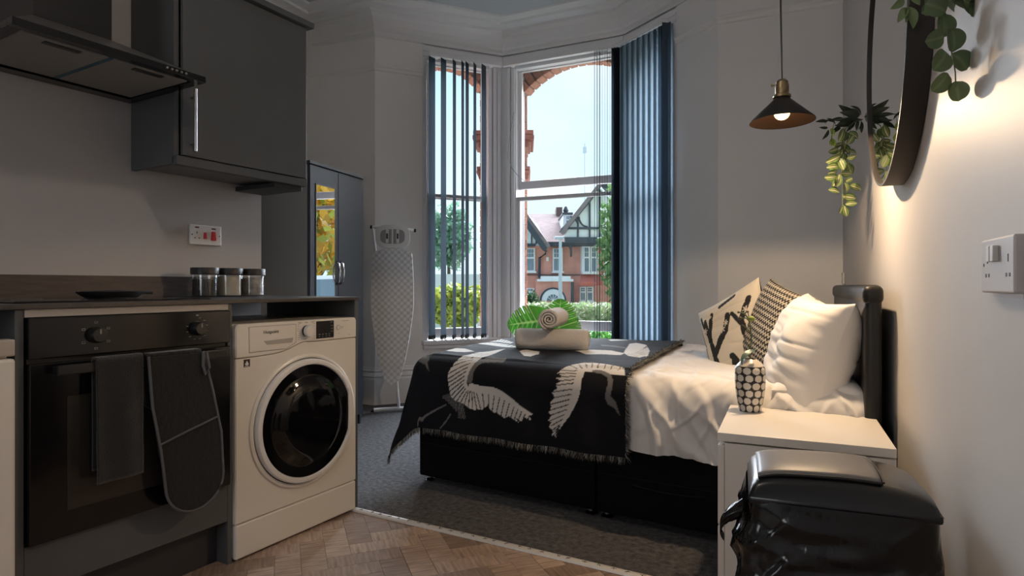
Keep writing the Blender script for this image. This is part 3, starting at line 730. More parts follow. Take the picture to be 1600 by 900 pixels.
# ------------------------------------------------------------------ bed
P0 = Vector((-1.691, 2.605, 0)); EU = Vector((.9934, -.1150, 0)); ZT, BR, BV, BL = .625, .08, 1.36, 1.93
def BP(u, v, z): return (EU.x * u, EU.y * u + v, z)
SK = Matrix(((EU.x, 0, 0, 0), (EU.y, 1, 0, 0), (0, 0, 1, 0), (0, 0, 0, 1)))
bed = thing('divan_bed', 'black fabric divan double bed with a tall padded headboard', 'bed', (P0.x, P0.y, 0))
M_seam = mat('seam_black', (.004, .004, .004), .9)
for u0, u1 in ((.0, .958), (.962, BL)):
    bb = MB().box(u0, u1, 0, BV, .032, .352, .012).build('base_half', M_velvet, bed, smooth=True, M=SK)
    for uu in (u0 + .035, u1 - .035):
        for vv in (.05, BV - .05):
            m = MB(); m.lathe([(0, .0), (.024, .0), (.026, .005), (.022, .010), (.012, .014), (.010, .032), (0, .032)], 20, T(*BP(uu, vv, .0))); m.build('chrome_glide', M_chr, bb, smooth=True)
    MB().tube([BP(u0 + .01, -.002, .20), BP(u1 - .01, -.002, .20)], .0015, 4).build('base_seam', M_seam, bb)
m = MB()
m.tube([BP(1.12 + .30 * i / 8, -.004 - .002 * sin(i), .175 - .012 * sin(pi * i / 8)) for i in range(9)], .003, 5); m.build('drawer_pull', M_seam, bed)
M_sheet = mat('white_sheet', (.72, .70, .68), .8, bump=.1, bscale=14)
MB().box(.01, BL, .0, BV - .02, .345, .588, .05, seg=3).build('mattress', M_sheet, bed, smooth=True, M=SK)
hb_ = MB()
hx, hy0, hy1 = .237 - P0.x, 2.315 - P0.y, 3.77 - P0.y
hb_.box(hx, hx + .05, hy0, hy1, .03, .985, .018, seg=4); hb = hb_.build('headboard', M_leather, bed, smooth=True)
MB().box(hx - .008, hx + .055, hy0 - .006, hy1 + .006, .925, .992, .024, seg=5).build('padded_roll', M_leather, hb, smooth=True)

def drape(s, t, off=0., smin=None, corner=True):
    a = max(0., .063 - s) if corner else 0.; b = max(0., .063 - t); bf = max(0., t - (BV + .063 - .03))
    sg = 1
    if bf > 0: b = bf; sg = -1
    r = math.hypot(a, b); ph = math.atan2(b, a) if r > 0 else 0
    if corner: u0 = s if s > .063 else BR - .035
    else: u0 = s
    v0 = (t - .018) if b == 0 else ((BR - .035) if sg > 0 else BV + .015)
    rr_ = BR + off
    if r < .126: o = rr_ * sin(r / BR); z = ZT + off - rr_ * (1 - cos(r / BR))
    else: o = rr_; z = ZT - BR - (r - .126)
    fl = max(0., r - .126)
    if sg > 0: o += .30 * fl * max(0., sin(2 * ph)) ** 1.5 + (.010 * sin(s * 21 + 1) * min(1, fl * 6) if b > a else 0)
    u = u0 - o * cos(ph) if r > 0 else u0; v = v0 - sg * o * sin(ph) if r > 0 else v0
    return u, v, z
duv = MB()
def sm(x, a, b): x = max(0., min(1., (x - a) / (b - a))); return x * x * (3 - 2 * x)
def f(a, b):
    s = 1.03 + (BL + .02 - 1.03) * a; t = -.285 + (BV + .35 + .285) * b
    hang = sm(-t, -.10, .06); free = sm(s, 1.09, 1.17)
    w1 = fbm((s * 3, t * 3, 9)) * .25
    c1 = abs(fbm(((s + t * .8) * 5.5 + w1, (s - t) * 1.8, 1.3), 2)); c2 = abs(fbm(((s - t * .7) * 8 + w1, (s + t) * 3, 6.3), 2)); big = fbm((s * 3.2, t * 3.2, .3), 2)
    h = (.014 * (1 - min(1, c1 * 4.5)) + .007 * (1 - min(1, c2 * 5)) + .012 * big) * free
    u, v, z = drape(s, t, -.012 + .012 * free, corner=False)
    z += h * (1 - hang) * .8
    v -= hang * (h * 1.5 + .014 * free)
    if t > .06: z -= .012 * max(0, (s - 1.5) / .4)
    z += .02 * fbm((s * 5, 2, 2)) * free * sm(-t, .1, .28)
    return BP(u, v, z)
duv.grid(f, 190, 230)
tag(duv.build('duvet', M_sheet, None, smooth='all'), 'rumpled white duvet covering the pillow end of the bed', 'duvet').location = (P0.x, P0.y, 0)

# throw with woven cranes -------------------------------------------------
SH = {
'upperwingA': [(0.326, 0.392), (0.29, 0.317), (0.254, 0.23), (0.239, 0.128), (0.238, 0.026), (0.227, -0.01), (0.215, -0.04), (0.215, -0.067), (0.218, -0.097), (0.224, -0.124), (0.233, -0.151), (0.26, -0.166), (0.305, -0.172), (0.323, -0.151), (0.338, -0.109), (0.323, -0.073), (0.332, -0.031), (0.35, 0.017), (0.359, 0.092), (0.35, 0.203)],
'lowerwingA': [(0.338, -0.079), (0.356, -0.076), (0.419, -0.085), (0.464, -0.082), (0.518, -0.097), (0.572, -0.124), (0.626, -0.157), (0.683, -0.184), (0.665, -0.19), (0.671, -0.211), (0.635, -0.199), (0.626, -0.22), (0.59, -0.206), (0.611, -0.226), (0.554, -0.206), (0.53, -0.220), (0.491, -0.203), (0.464, -0.199), (0.437, -0.172), (0.41, -0.193), (0.371, -0.196), (0.347, -0.193), (0.32, -0.178), (0.305, -0.172)],
'wingB': [(0.8, 0.014), (0.824, 0.053), (0.875, 0.116), (0.923, 0.119), (0.995, 0.089), (1.079, 0.059), (1.094, 0.014), (1.031, 0.014), (0.953, 0.02), (0.914, 0.017), (0.908, -0.025), (0.905, -0.073), (0.887, -0.118), (0.857, -0.172), (0.824, -0.214), (0.797, -0.25), (0.788, -0.286), (0.782, -0.265), (0.767, -0.271), (0.773, -0.247), (0.755, -0.232), (0.767, -0.211), (0.752, -0.205), (0.767, -0.181), (0.755, -0.169), (0.767, -0.145), (0.764, -0.124), (0.785, -0.1), (0.773, -0.079), (0.8, -0.058), (0.791, -0.046), (0.815, -0.031), (0.791, -0.022), (0.812, -0.01), (0.791, -0.001)],
't1': [(-0.01, 0.209), (0.023, 0.27), (0.116, 0.302), (0.209, 0.245), (0.185, 0.185), (0.083, 0.174)],
't2': [(-0.001, 0.713), (-0.037, 0.872), (0.056, 0.863), (0.221, 0.722), (0.23, 0.656), (0.149, 0.68), (0.071, 0.692)],
't3': [(0.035, 0.551), (0.077, 0.614), (0.194, 0.635), (0.326, 0.548), (0.359, 0.476), (0.263, 0.476), (0.131, 0.515)],
't4': [(0.44, 0.335), (0.446, 0.401), (0.536, 0.386), (0.572, 0.29), (0.569, 0.188), (0.53, 0.194)],
't5': [(0.698, 0.482), (0.767, 0.56), (0.875, 0.575), (0.956, 0.539), (0.965, 0.437), (0.872, 0.425), (0.794, 0.389)],
't6': [(0.95, 0.545), (0.872, 0.989), (0.893, 1.07), (0.971, 0.992), (1.055, 0.686), (1.082, 0.5), (1.067, 0.398), (1.004, 0.419)],
't7': [(0.665, 1.244), (0.695, 1.34), (0.821, 1.34), (0.8, 1.238), (0.722, 1.121)]}
GR = {
'neckA': [(0.323, -0.073), (0.332, -0.031), (0.347, 0.017), (0.362, 0.053), (0.416, 0.077), (0.491, 0.077), (0.494, 0.035), (0.44, 0.032), (0.386, 0.023), (0.365, -0.007), (0.356, -0.034), (0.356, -0.061), (0.347, -0.079)],
'leg1A': [(0.2, -0.187), (0.122, -0.226), (0.071, -0.256), (0.038, -0.286), (0.035, -0.313), (0.044, -0.313), (0.049, -0.289), (0.060, -0.28), (0.065, -0.292), (0.070, -0.274), (0.08, -0.264), (0.128, -0.233), (0.203, -0.194)],
'leg2A': [(0.224, -0.232), (0.191, -0.274), (0.155, -0.313), (0.165, -0.313), (0.199, -0.277), (0.233, -0.235)],
'neckB': [(0.941, 0.032), (0.986, 0.035), (1.031, 0.014), (1.049, -0.013), (1.049, -0.04), (1.04, -0.07), (1.061, -0.088), (1.07, -0.115), (1.082, -0.151), (1.058, -0.121), (1.031, -0.106), (1.016, -0.082), (1.022, -0.049), (1.028, -0.022), (1.019, -0.001), (0.986, 0.014), (0.95, 0.017)],
'headC': [(0.02, 0.023), (0.023, 0.044), (0.053, 0.047), (0.074, 0.014), (0.071, 0.002), (0.104, -0.049), (0.056, -0.004), (0.035, 0.002)],
't8': [(0.743, 0.83), (0.839, 0.806), (0.908, 0.767), (0.92, 0.719), (0.848, 0.755), (0.758, 0.779)]}
def box_of(p): return (min(a for a, _ in p), max(a for a, _ in p), min(b for _, b in p), max(b for _, b in p))
SHB = [(p, box_of(p)) for p in SH.values()]; GRB = [(p, box_of(p)) for p in GR.values()]
def inside(p, x, y):
    c = False; j = len(p) - 1
    for i in range(len(p)):
        xi, yi = p[i]; xj, yj = p[j]
        if (yi > y) != (yj > y) and x < (xj - xi) * (y - yi) / (yj - yi) + xi: c = not c
        j = i
    return c
def pl_at(pts, k):
    n = len(pts) - 1; q = min(n - 1e-6, max(0, k * n)); i = int(q); f_ = q - i
    return (pts[i][0] + (pts[i + 1][0] - pts[i][0]) * f_, pts[i][1] + (pts[i + 1][1] - pts[i][1]) * f_)
LN = []          # feather strokes: (x0,y0,x1,y1,halfwidth)
def fan(spine, outer, n, k0=.25, k1=1.0, hw=.0022):
    for i in range(n):
        a = pl_at(spine, i / (n - 1)); b = pl_at(outer, i / (n - 1))
        LN.append((a[0] + (b[0] - a[0]) * k0, a[1] + (b[1] - a[1]) * k0, a[0] + (b[0] - a[0]) * k1, a[1] + (b[1] - a[1]) * k1, hw))
fan([(.335, -.10), (.323, -.07), (.332, -.03), (.345, .02), (.35, .10), (.345, .2)], [(.29, -.175), (.233, -.155), (.216, -.10), (.215, -.05), (.236, .03), (.245, .17)], 14, .2, 1, .0026)
fan([(.345, -.08), (.36, -.083), (.50, -.09), (.60, -.14), (.67, -.182)], [(.315, -.178), (.40, -.197), (.47, -.20), (.57, -.22), (.65, -.22)], 16, .3, 1, .0026)
fan([(.91, .02), (.91, -.03), (.89, -.11), (.83, -.20), (.80, -.245)], [(.80, .015), (.785, -.05), (.76, -.16), (.765, -.25), (.785, -.285)], 17, .3)
fan([(.89, .02), (.95, .03), (1.05, .035)], [(.83, .06), (.93, .118), (1.06, .07)], 8, .3)
fan([(.90, .43), (.98, .6), (1.0, .8)], [(1.05, .42), (1.07, .6), (.98, .95)], 12, .3, 1, .003)
fan([(.05, .58), (.2, .58), (.33, .5)], [(.08, .612), (.2, .63), (.33, .545)], 9, .0, 1, .003)
fan([(.02, .74), (.1, .75), (.2, .68)], [(-.03, .87), (.06, .86), (.2, .73)], 9, .0, 1, .003)
TL = []
for i in range(9):      # grey tail plumes of the first crane
    a = (.30 - i * .008, -.172 + i * .004); b = (.315 - i * .016, -.236 + i * .010 if i > 2 else -.236); TL.append((a, b))
WHT, GRY, NVY, BLK = (.70, .67, .63), (.17, .165, .16), (.016, .019, .034), (.0055, .0058, .009)
def seg_d(x, y, x0, y0, x1, y1):
    dx, dy = x1 - x0, y1 - y0; l2 = dx * dx + dy * dy; k = max(0, min(1, ((x - x0) * dx + (y - y0) * dy) / l2)); return math.hypot(x - x0 - k * dx, y - y0 - k * dy)
def crane(s, t):
    for p, b in GRB:
        if b[0] <= s <= b[1] and b[2] <= t <= b[3] and inside(p, s, t): return GRY
    for p, b in SHB:
        if b[0] <= s <= b[1] and b[2] <= t <= b[3] and inside(p, s, t):
            for l in LN:
                if abs(s - (l[0] + l[2]) / 2) < .11 and abs(t - (l[1] + l[3]) / 2) < .17 and seg_d(s, t, *l[:4]) < l[4]: return (.05, .045, .045)
            return WHT
    if .17 < s < .34 and -.25 < t < -.11:
        for i, (a, b) in enumerate(TL):
            d = seg_d(s, t, *a, *b)
            if d < .008: return GRY if (d > .005 or d < .0015) else (.04, .04, .042)
    return BLK
TS0, TS1, TT0, TT1 = -.335, 1.105, -.318, 1.50
nS_, nT_ = 340, 430
mb = MB(); st_ = []
for j in range(nT_ + 1):
    for i in range(nS_ + 1): st_.append((TS0 + (TS1 - TS0) * i / nS_, TT0 + (TT1 - TT0) * j / nT_))
def thr(s, t):
    u, v, z = drape(s, t, .012)
    n_ = fbm((s * 3, t * 3, 5), 3)
    if s > .06 and t > .06: z += .008 * n_ + .006 + .010 * sin(pi * min(1, max(0, t / BV)))
    else: v -= .006 * abs(n_) + .004; u -= .008 * n_ if s < .06 else 0
    return BP(u, v, z)
vs = [mb.b.verts.new(thr(s, t)) for s, t in st_]
for j in range(nT_):
    for i in range(nS_):
        k = j * (nS_ + 1) + i; mb.b.faces.new((vs[k], vs[k + 1], vs[k + nS_ + 2], vs[k + nS_ + 1]))
M_thr = mat('woven_crane_throw', (1, 1, 1), .85, attr='print', bump=.4, bscale=350, spec=.25)
tt = thing('throw_blanket', 'black woven throw with white cranes and fringed edges across the bed foot', 'blanket', (P0.x, P0.y, 0))
o = mb.build('woven_cloth', M_thr, tt, smooth='all', recalc=False)
color_attr(o, lambda i, co: crane(*st_[i]))
fr = MB(); rf = random.Random(11); cols = []
def strand(p, d, L, wd):
    d = Vector(d).normalized(); s_ = d.cross(Vector((rf.uniform(-1, 1), rf.uniform(-1, 1), rf.uniform(-.3, .3)))).normalized() * wd
    b = Vector(p); q1 = b + d * L * .5 + Vector((rf.uniform(-1, 1), rf.uniform(-1, 1), 0)) * .004; q2 = b + d * L + Vector((rf.uniform(-1, 1), rf.uniform(-1, 1), 0)) * .007
    v = [fr.b.verts.new(x) for x in (b - s_, b + s_, q1 + s_, q1 - s_, q2)]
    fr.b.faces.new((v[0], v[1], v[2], v[3])); fr.b.faces.new((v[3], v[2], v[4]))
    c = rf.choice([(.36, .38, .34), (.30, .27, .24), (.02, .02, .02), (.02, .02, .02), (.10, .09, .085)]); cols.extend([c] * 5)
s = TS0
while s < TS1:
    strand(thr(s, TT0), (rf.uniform(-.3, .3), -.15 + rf.uniform(-.2, .1), -1), rf.uniform(.022, .036), .0010); s += .0011
t_ = TT0
while t_ < 1.4:
    p = thr(TS1, t_); strand(p, (1, rf.uniform(-.6, .6), rf.uniform(-.4, .5) - (1.0 if t_ < 0 else .1)), rf.uniform(.018, .032), .0010)
    if rf.random() < .5: strand(p, (rf.uniform(-.3, 1), rf.uniform(-1, 1), .3 if t_ > 0 else -.5), rf.uniform(.012, .02), .0012)
    t_ += .0016
t_ = TT0
while t_ < 1.3:
    strand(thr(TS0, t_), (-.5 + rf.uniform(-.2, .2), rf.uniform(-.3, .3), -1), rf.uniform(.022, .034), .0010); t_ += .002
M_fr = mat('fringe_yarn', (1, 1, 1), .95, attr='print')
o = fr.build('fringe', M_fr, tt, recalc=False); o['kind'] = 'stuff'; color_attr(o, lambda i, co: cols[i])

# pillows and cushions ----------------------------------------------------
def pillow(name, label, cat, loc, w_, h_, th, rot, mtl, colorfn=None, seed=0, wr=.012, nu=70, pin=.10, sag=0.):
    r_ = thing(name, label, cat, loc); r_.rotation_euler = rot; uvs = []
    m = MB()
    for side in (-1, 1):
        for j in range(nu + 1):
            for i in range(nu + 1):
                a, b = 2 * i / nu - 1, 2 * j / nu - 1
                k = max(0, (1 - abs(a) ** 2.6)) * max(0, (1 - abs(b) ** 2.6)); y = side * th / 2 * k ** .48
                px_ = 1 - pin * (1 - abs(b) ** 2) * abs(a) ** 6; pz_ = 1 - pin * (1 - abs(a) ** 2) * abs(b) ** 6
                x = a * w_ / 2 * px_; z = b * h_ / 2 * pz_
                f1 = fbm((x * 5 + seed, z * 5, side * 3 + seed), 2); f2 = min(1, abs(fbm((x * 3 + z * 2 + seed, z * 13, seed), 2)) * 4)
                y += side * (wr * f1 - wr * .45 * (1 - f2)) * k ** .5
                z -= sag * (abs(a) ** 2) * (b < 0) * .0
                m.b.verts.new((x, y, z)); uvs.append((a, b, side))
        m.b.verts.ensure_lookup_table(); o0 = 0 if side < 0 else (nu + 1) ** 2
        for j in range(nu):
            for i in range(nu):
                k = o0 + j * (nu + 1) + i; q = [m.b.verts[k], m.b.verts[k + 1], m.b.verts[k + nu + 2], m.b.verts[k + nu + 1]]
                m.b.faces.new(q if side < 0 else q[::-1])
    o = m.build('stuffed_cover', mtl, r_, smooth='all', recalc=False)
    if colorfn: color_attr(o, lambda i, co: colorfn(*uvs[i]))
    return r_, o
p = at(1266, 556, 2.30)
M_pil = mat('white_cotton', (.76, .74, .72), .75, bump=.12, bscale=12)
pillow('pillow', 'plump white pillow leaning on the headboard, nearest the bedside drawers', 'pillow', p, .44, .46, .27, (R(-16), R(4), R(-72)), M_pil, seed=3, wr=.018, pin=.13)
p = at(1290, 540, 2.80)
pillow('pillow', 'white pillow standing behind the front white pillow at the headboard', 'pillow', p, .56, .36, .18, (R(-16), 0, R(-82)), M_pil, seed=8, wr=.012, pin=.1)
p = at(1300, 612, 2.36); p.z = .625
pillow('pillow', 'flat white pillow end squeezed under the standing pillow by the headboard', 'pillow', (.10, 2.62, .615), .30, .50, .12, (R(90), 0, 0), M_pil, seed=15, wr=.006)
CRM = (.62, .57, .48); KB = (.012, .012, .014)
def treecush(a, b, side):
    x, y = a, b
    if side > 0: return KB
    st = [(-.55, -.75, -.62, .55, .09), (-.60, .0, -.38, .62, .07), (-.62, .2, -.80, .70, .05), (-.55, -.35, -.05, .05, .10), (-.05, .05, .12, .36, .09), (-.9, -.6, -.86, .6, .045),
          (.55, -.95, .45, .10, .11), (.45, .1, .75, .55, .08), (.45, .0, .25, .35, .06), (.05, -.95, -.05, -.60, .10), (-.2, -.95, -.05, -.62, .06), (.85, -.7, .92, .2, .05), (-.9, -.92, .3, -.95, .05), (-.1, .72, .35, .80, .06)]
    fl = [(-.68, .30, .085), (-.12, .12, .10), (.02, .22, .08), (.16, .02, .07), (.10, -.82, .09), (-.45, .58, .06), (.62, .30, .09), (.5, -.5, .08), (-.25, -.85, .07)]
    for cx, cy, r_ in fl:
        d = math.hypot(x - cx, y - cy); an = math.atan2(y - cy, x - cx)
        if d < r_ * (.65 + .35 * cos(an * 6)): return CRM
    for x0, y0, x1, y1, hw in st:
        if seg_d(x, y, x0, y0, x1, y1) < hw * (1.0 - .35 * max(0, y - y0)): return KB
    return CRM
M_cush = mat('printed_cushion', (1, 1, 1), .85, attr='print', bump=.15, bscale=60)
p = at(1151, 521, 2.86)
cz = p.copy()
pillow('cushion', 'cream cushion with black tree silhouettes and little flowers', 'cushion', cz, .40, .40, .13, (R(-12), R(-27), R(-34)), M_cush, treecush, seed=21, wr=.010, nu=120, pin=.09)
def houndcush(a, b, side):
    n = 15; u = (a + 1) / 2 * n * 1.0; v = (b + 1) / 2 * n
    sq = .16 if (u * 1.3) % 1 < .5 else -.16
    base = ((v + sq) % 1) < .48 and not (abs(((v + sq) % 1) - .24) < .05 and (u * 1.3 % .5) < .12)
    return (.50, .45, .36) if base else KB
p = at(1211, 512, 2.62)
pillow('cushion', 'black and beige woven tooth-check cushion between tree cushion and white pillow', 'cushion', p, .37, .37, .13, (R(-18), R(14), R(-60)), M_cush, houndcush, seed=33, wr=.008, nu=150, pin=.07)

# towels and leaves on the bed -------------------------------------------
M_twl = mat('beige_towel', (.70, .65, .60), .95, bump=.9, bscale=260, sheen=.4)
def roll(name, label, loc, rz, L, r1, squash=.94):
    o_ = thing(name, label, 'towel', loc, rz, 'rolled towels on the bed'); m = MB(); turns = 3.4; n = 130; pit = (r1 - .004) / turns
    def sp_(q, k): a = q * turns * 2 * pi; r_ = .004 + pit * q * turns + k; a += R(250) - turns * 2 * pi; return r_ * cos(a), r_ * sin(a) * squash
    out = [sp_(i / n, pit * .36) for i in range(n + 1)]; inn = [sp_(i / n, -pit * .36 + .001) for i in range(n, -1, -1)]
    ol_ = out + inn; nl = 24
    rows = []
    for j in range(nl + 1):
        y = L * (j / nl - .5); e_ = min(1, (.5 - abs(j / nl - .5)) * nl / 1.0); sc_ = .86 + .14 * math.sqrt(e_ * (2 - e_))
        rows.append([m.b.verts.new((x * sc_ + .003 * fbm((x * 20, z * 20, y * 14)), y + (.004 * fbm((x * 30, z * 30, 0)) if e_ < .5 else 0), z * sc_ + .003 * fbm((x * 20 + 5, z * 20, y * 14)))) for x, z in ol_])
    N_ = len(ol_)
    for j in range(nl):
        for i in range(N_): k = (i + 1) % N_; m.b.faces.new((rows[j][i], rows[j][k], rows[j + 1][k], rows[j + 1][i]))
    for rw in (rows[0], rows[-1]):
        h = n + 1
        for i in range(n): m.b.faces.new((rw[i], rw[i + 1], rw[N_ - 2 - i], rw[N_ - 1 - i]))
    o = m.build('rolled_cloth', M_twl, o_, smooth='all'); return o_
p = at(863, 540, 3.22)
roll('rolled_towel', 'beige towel rolled tight lying crosswise on the throw beneath the other roll', (p.x, p.y, .650 + .058), TH + R(90) + R(-13), .385, .058)
p2 = at(866, 508, 3.22)
roll('rolled_towel', 'beige rolled towel with its spiral end showing, on top of the other roll', (p2.x, p2.y, .650 + .058 + .108), TH + R(-16), .27, .058)

LEAF = {}
def leafmat(name, attr=True, c=(.1, .3, .05), rough=.45, tr=.25):
    m = bpy.data.materials.new(name); m.use_nodes = True; t = m.node_tree; p = t.nodes['Principled BSDF']; p.inputs['Roughness'].default_value = rough
    a = t.nodes.new('ShaderNodeAttribute'); a.attribute_name = 'print'
    if attr: t.links.new(a.outputs['Color'], p.inputs['Base Color'])
    else: p.inputs['Base Color'].default_value = (*c, 1)
    trn = t.nodes.new('ShaderNodeBsdfTranslucent')
    if attr: t.links.new(a.outputs['Color'], trn.inputs[0])
    else: trn.inputs[0].default_value = (*c, 1)
    mi = t.nodes.new('ShaderNodeMixShader'); mi.inputs[0].default_value = tr; o = t.nodes['Material Output']
    t.links.new(p.outputs[0], mi.inputs[1]); t.links.new(trn.outputs[0], mi.inputs[2]); t.links.new(mi.outputs[0], o.inputs[0]); return m
M_lf = leafmat('leaf_surface')
def monstera():
    m = MB(); cols = []; nv_, nu_ = 150, 9; cuts = (.30, .42, .54, .66, .78)
    for sd_ in (-1, 1):
        rows = []
        for j in range(nv_ + 1):
            v = j / nv_; hw = .40 * (sin(pi * min(1, v ** .62))) ** .75 if 0 < v < 1 else 0
            if v < .10: hw = max(hw, .40 * math.sqrt(v / .10) * .82)
            ct = max(math.exp(-((v - c_ - .015 * sd_) / .013) ** 2) for c_ in cuts); hw *= 1 - .52 * ct
            row = []
            for i in range(nu_ + 1):
                u = i / nu_; x = sd_ * u * hw; y = v * .90 + .05 + .42 * u * hw - .30 * u * max(0, 1 - v / .25) * .8
                z = -.30 * (u * hw) ** 1.5 - .16 * max(0, v - .4) ** 2 + .006 * sin(v * 70)
                row.append(m.b.verts.new((x, y, z)))
                mid = min(abs(v - q_ - .015 * sd_) for q_ in (.24, .36, .48, .60, .72, .85))
                hole = u > .18 and u < .34 and ct > .6
                cols.append((.40, .62, .20) if (i == 0 or mid < .006) else ((.02, .08, .01) if hole else (.055 + .02 * u, .30 + .06 * sin(v * 18), .03)))
            rows.append(row)
        for a_, b_ in zip(rows, rows[1:]):
            for i in range(nu_): m.b.faces.new((a_[i], a_[i + 1], b_[i + 1], b_[i]))
    o = m.build('leaf_blade', M_lf, None, smooth='all'); color_attr(o, lambda i, co: cols[i]); return o
mon = monstera()
er = Vector((cos(TH), sin(TH), 0)); ef = Vector((-sin(TH), cos(TH), 0)); ez_ = Vector((0, 0, 1))
def orient(ang, back, roll_):
    "x-axis across the blade, y-axis along the blade at image angle ang, tipped away by back, rolled about its length"
    y = (er * cos(R(ang)) + ez_ * sin(R(ang))) * cos(R(back)) + ef * sin(R(back)); y.normalize()
    n = -ef; n = (n - y * n.dot(y)).normalized(); x = y.cross(n)
    M = Matrix((x, y, n)).transposed().to_4x4(); return M @ RY(roll_)
M_stem = mat('green_stem', (.10, .20, .05), .6)
first = True
for (label, px, py, Z, ang, back, roll_, scl) in (('large green split leaf fanning out left of the rolled towels', 858, 500, 3.36, 187, 8, 12, .25),
        ('upright green split leaf standing behind the upper rolled towel', 872, 531, 3.38, 86, 8, -12, .245),
        ('darker green leaf edge peeping out right of the upper rolled towel', 880, 534, 3.46, 62, 15, -40, .17)):
    p = at(px, py, Z); q = thing('split_leaf', label, 'leaf', p, 0, 'artificial split leaves on the bed')
    M_ = orient(ang, back, roll_)
    q.rotation_mode = 'QUATERNION'; q.rotation_quaternion = M_.to_quaternion(); q.scale = (scl, scl, scl)
    o = mon if first else mon.copy()
    if not first: C.objects.link(o)
    o.parent = q; first = False
    MB().tube([(0, .1, -.01), (0, -.05, -.02), (.02, -.20, -.05)], [.012, .014, .016], 6).build('stalk', M_stem, q, smooth=True)

# ------------------------------------------------------------------ bedside drawers, vase, bin
NX0, NX1, NY0, NY1 = -.186, .270, 1.915, 2.375
t = thing('bedside_drawers', 'white two-drawer bedside chest beside the bed', 'bedside table', (NX0, NY0, 0))
nw, nd = NX1 - NX0, NY1 - NY0
MB().box(-.003, nw, -.002, nd, .525, .55, .0015).build('top_board', M_wlam, t)
MB().box(.018, nw, 0, .018, 0, .520).build('side_panel', M_wlam, t)
MB().box(.018, nw, nd - .018, nd, 0, .520).build('side_panel', M_wlam, t)
MB().box(.03, nw - .01, .018, nd - .018, .03, .50).build('drawer_carcass', mat('drawer_shadow', (.25, .23, .2), .6), t)
for z0, z1 in ((.275, .512), (.03, .268)): MB().box(-.002, .0165, .002, nd - .002, z0, z1, .0015).build('drawer_front', M_wlam, t)

v_ = at(1172, 641, 2.135); VZ = .5505
t = thing('spotted_vase', 'white and black spotted ceramic vase on the bedside chest', 'vase', (v_.x, v_.y, VZ))
prof = []
for i in range(111):
    k = i / 110; z = .182 * k
    r_ = .036 + .0145 * math.sin(min(1, k / .62) * pi / 2) ** 1.0 if k < .80 else .0505 - .030 * ((k - .80) / .20) ** 1.6
    prof.append((r_, z))
m = MB(); vv = []
seg = 150
for r_, z in prof:
    for i in range(seg): a = 2 * pi * i / seg; m.b.verts.new((r_ * cos(a), r_ * sin(a), z)); vv.append((i / seg, z, r_))
m.b.verts.ensure_lookup_table()
for j in range(110):
    for i in range(seg):
        k = (i + 1) % seg; m.b.faces.new([m.b.verts[q] for q in (j * seg + i, j * seg + k, (j + 1) * seg + k, (j + 1) * seg + i)])
def dots(i, co):
    u, z, r_ = vv[i]
    if z > .158: return (.60, .55, .48)
    nrow = 6; hz = .157 / nrow; row = int(z / hz); cz_ = (row + .5) * hz; nc = 10; cu_ = ((u * nc + (.25 if row % 2 else 0)) % 1) - .5
    return (.66, .62, .56) if (cu_ * 2 * pi * .05 / nc / .0135) ** 2 + ((z - cz_) / .0118) ** 2 < 1 else (.010, .010, .012)
o = m.build('ceramic_body', mat('vase_glaze', (1, 1, 1), .3, attr='print'), t, smooth='all'); color_attr(o, dots)
MB().lathe([(0, .0), (.036, .0)], 40, T(0, 0, .0003)).build('base_disc', M_blk, t)
MB().lathe([(.0205, .182), (.018, .182), (.017, .16), (.0, .15)], 40).build('inner_neck', M_blk, t, smooth=True)
# orchid stem in the vase
t = thing('orchid_sprig', 'artificial orchid sprig with buds standing in the spotted vase', 'plant', (v_.x, v_.y, VZ + .16))
M_bud = mat('orchid_bud', (.10, .07, .05), .5); M_budg = mat('green_bud', (.28, .34, .08), .5); M_ostem = mat('orchid_stem', (.10, .13, .06), .6)
def ip(px, py, dz=0.): q = at(px, py, 2.135 + dz) - Vector((v_.x, v_.y, VZ + .16)); return q
m = MB(); m.tube([ip(1172, 562), ip(1173, 545, .01), ip(1174, 525, .01), ip(1172, 508), ip(1169, 497), ip(1162, 489), ip(1154, 488)], .0026, 6)
m.tube([ip(1172, 503), ip(1166, 497), ip(1157, 497)], .0021, 5); m.tube([ip(1173, 520), ip(1166, 512), ip(1161, 508)], .0019, 5); m.tube([ip(1173, 548), ip(1166, 535), ip(1163, 525)], .0019, 5); m.tube([ip(1170, 495), ip(1169, 490), ip(1168, 487)], .0019, 5)
m.build('stem', M_ostem, t, smooth=True)
for px, py, r_, mm in ((1154, 488, .0045, M_bud), (1156, 497, .0065, M_bud), (1168, 487, .0045, M_bud), (1160, 508, .003, M_bud), (1174, 498, .011, M_budg), (1163, 524, .0035, M_bud)):
    q = MB(); b_ = bmesh.new(); bmesh.ops.create_icosphere(b_, subdivisions=2, radius=r_); q.add(b_, T(*ip(px, py, -.004)) @ Matrix.Diagonal((1.15, .8, .9, 1))); q.build('bud', mm, t, smooth='all')
m = MB()
def f(u, v): x = (u - .5) * .040 * math.sin(pi * min(1, v * .9 + .12)) ** .6; q = ip(1176 - 16 * v, 546 + 20 * v, -.03 - .028 * v); return (q.x + x * er.x, q.y + x * er.y - .0 * v, q.z + .008 * sin(pi * v) + .012 * (u - .5) * 2 * v)
m.grid(f, 8, 12); m.build('strap_leaf', mat('deep_green_leaf', (.045, .10, .075), .35), t, smooth='all')

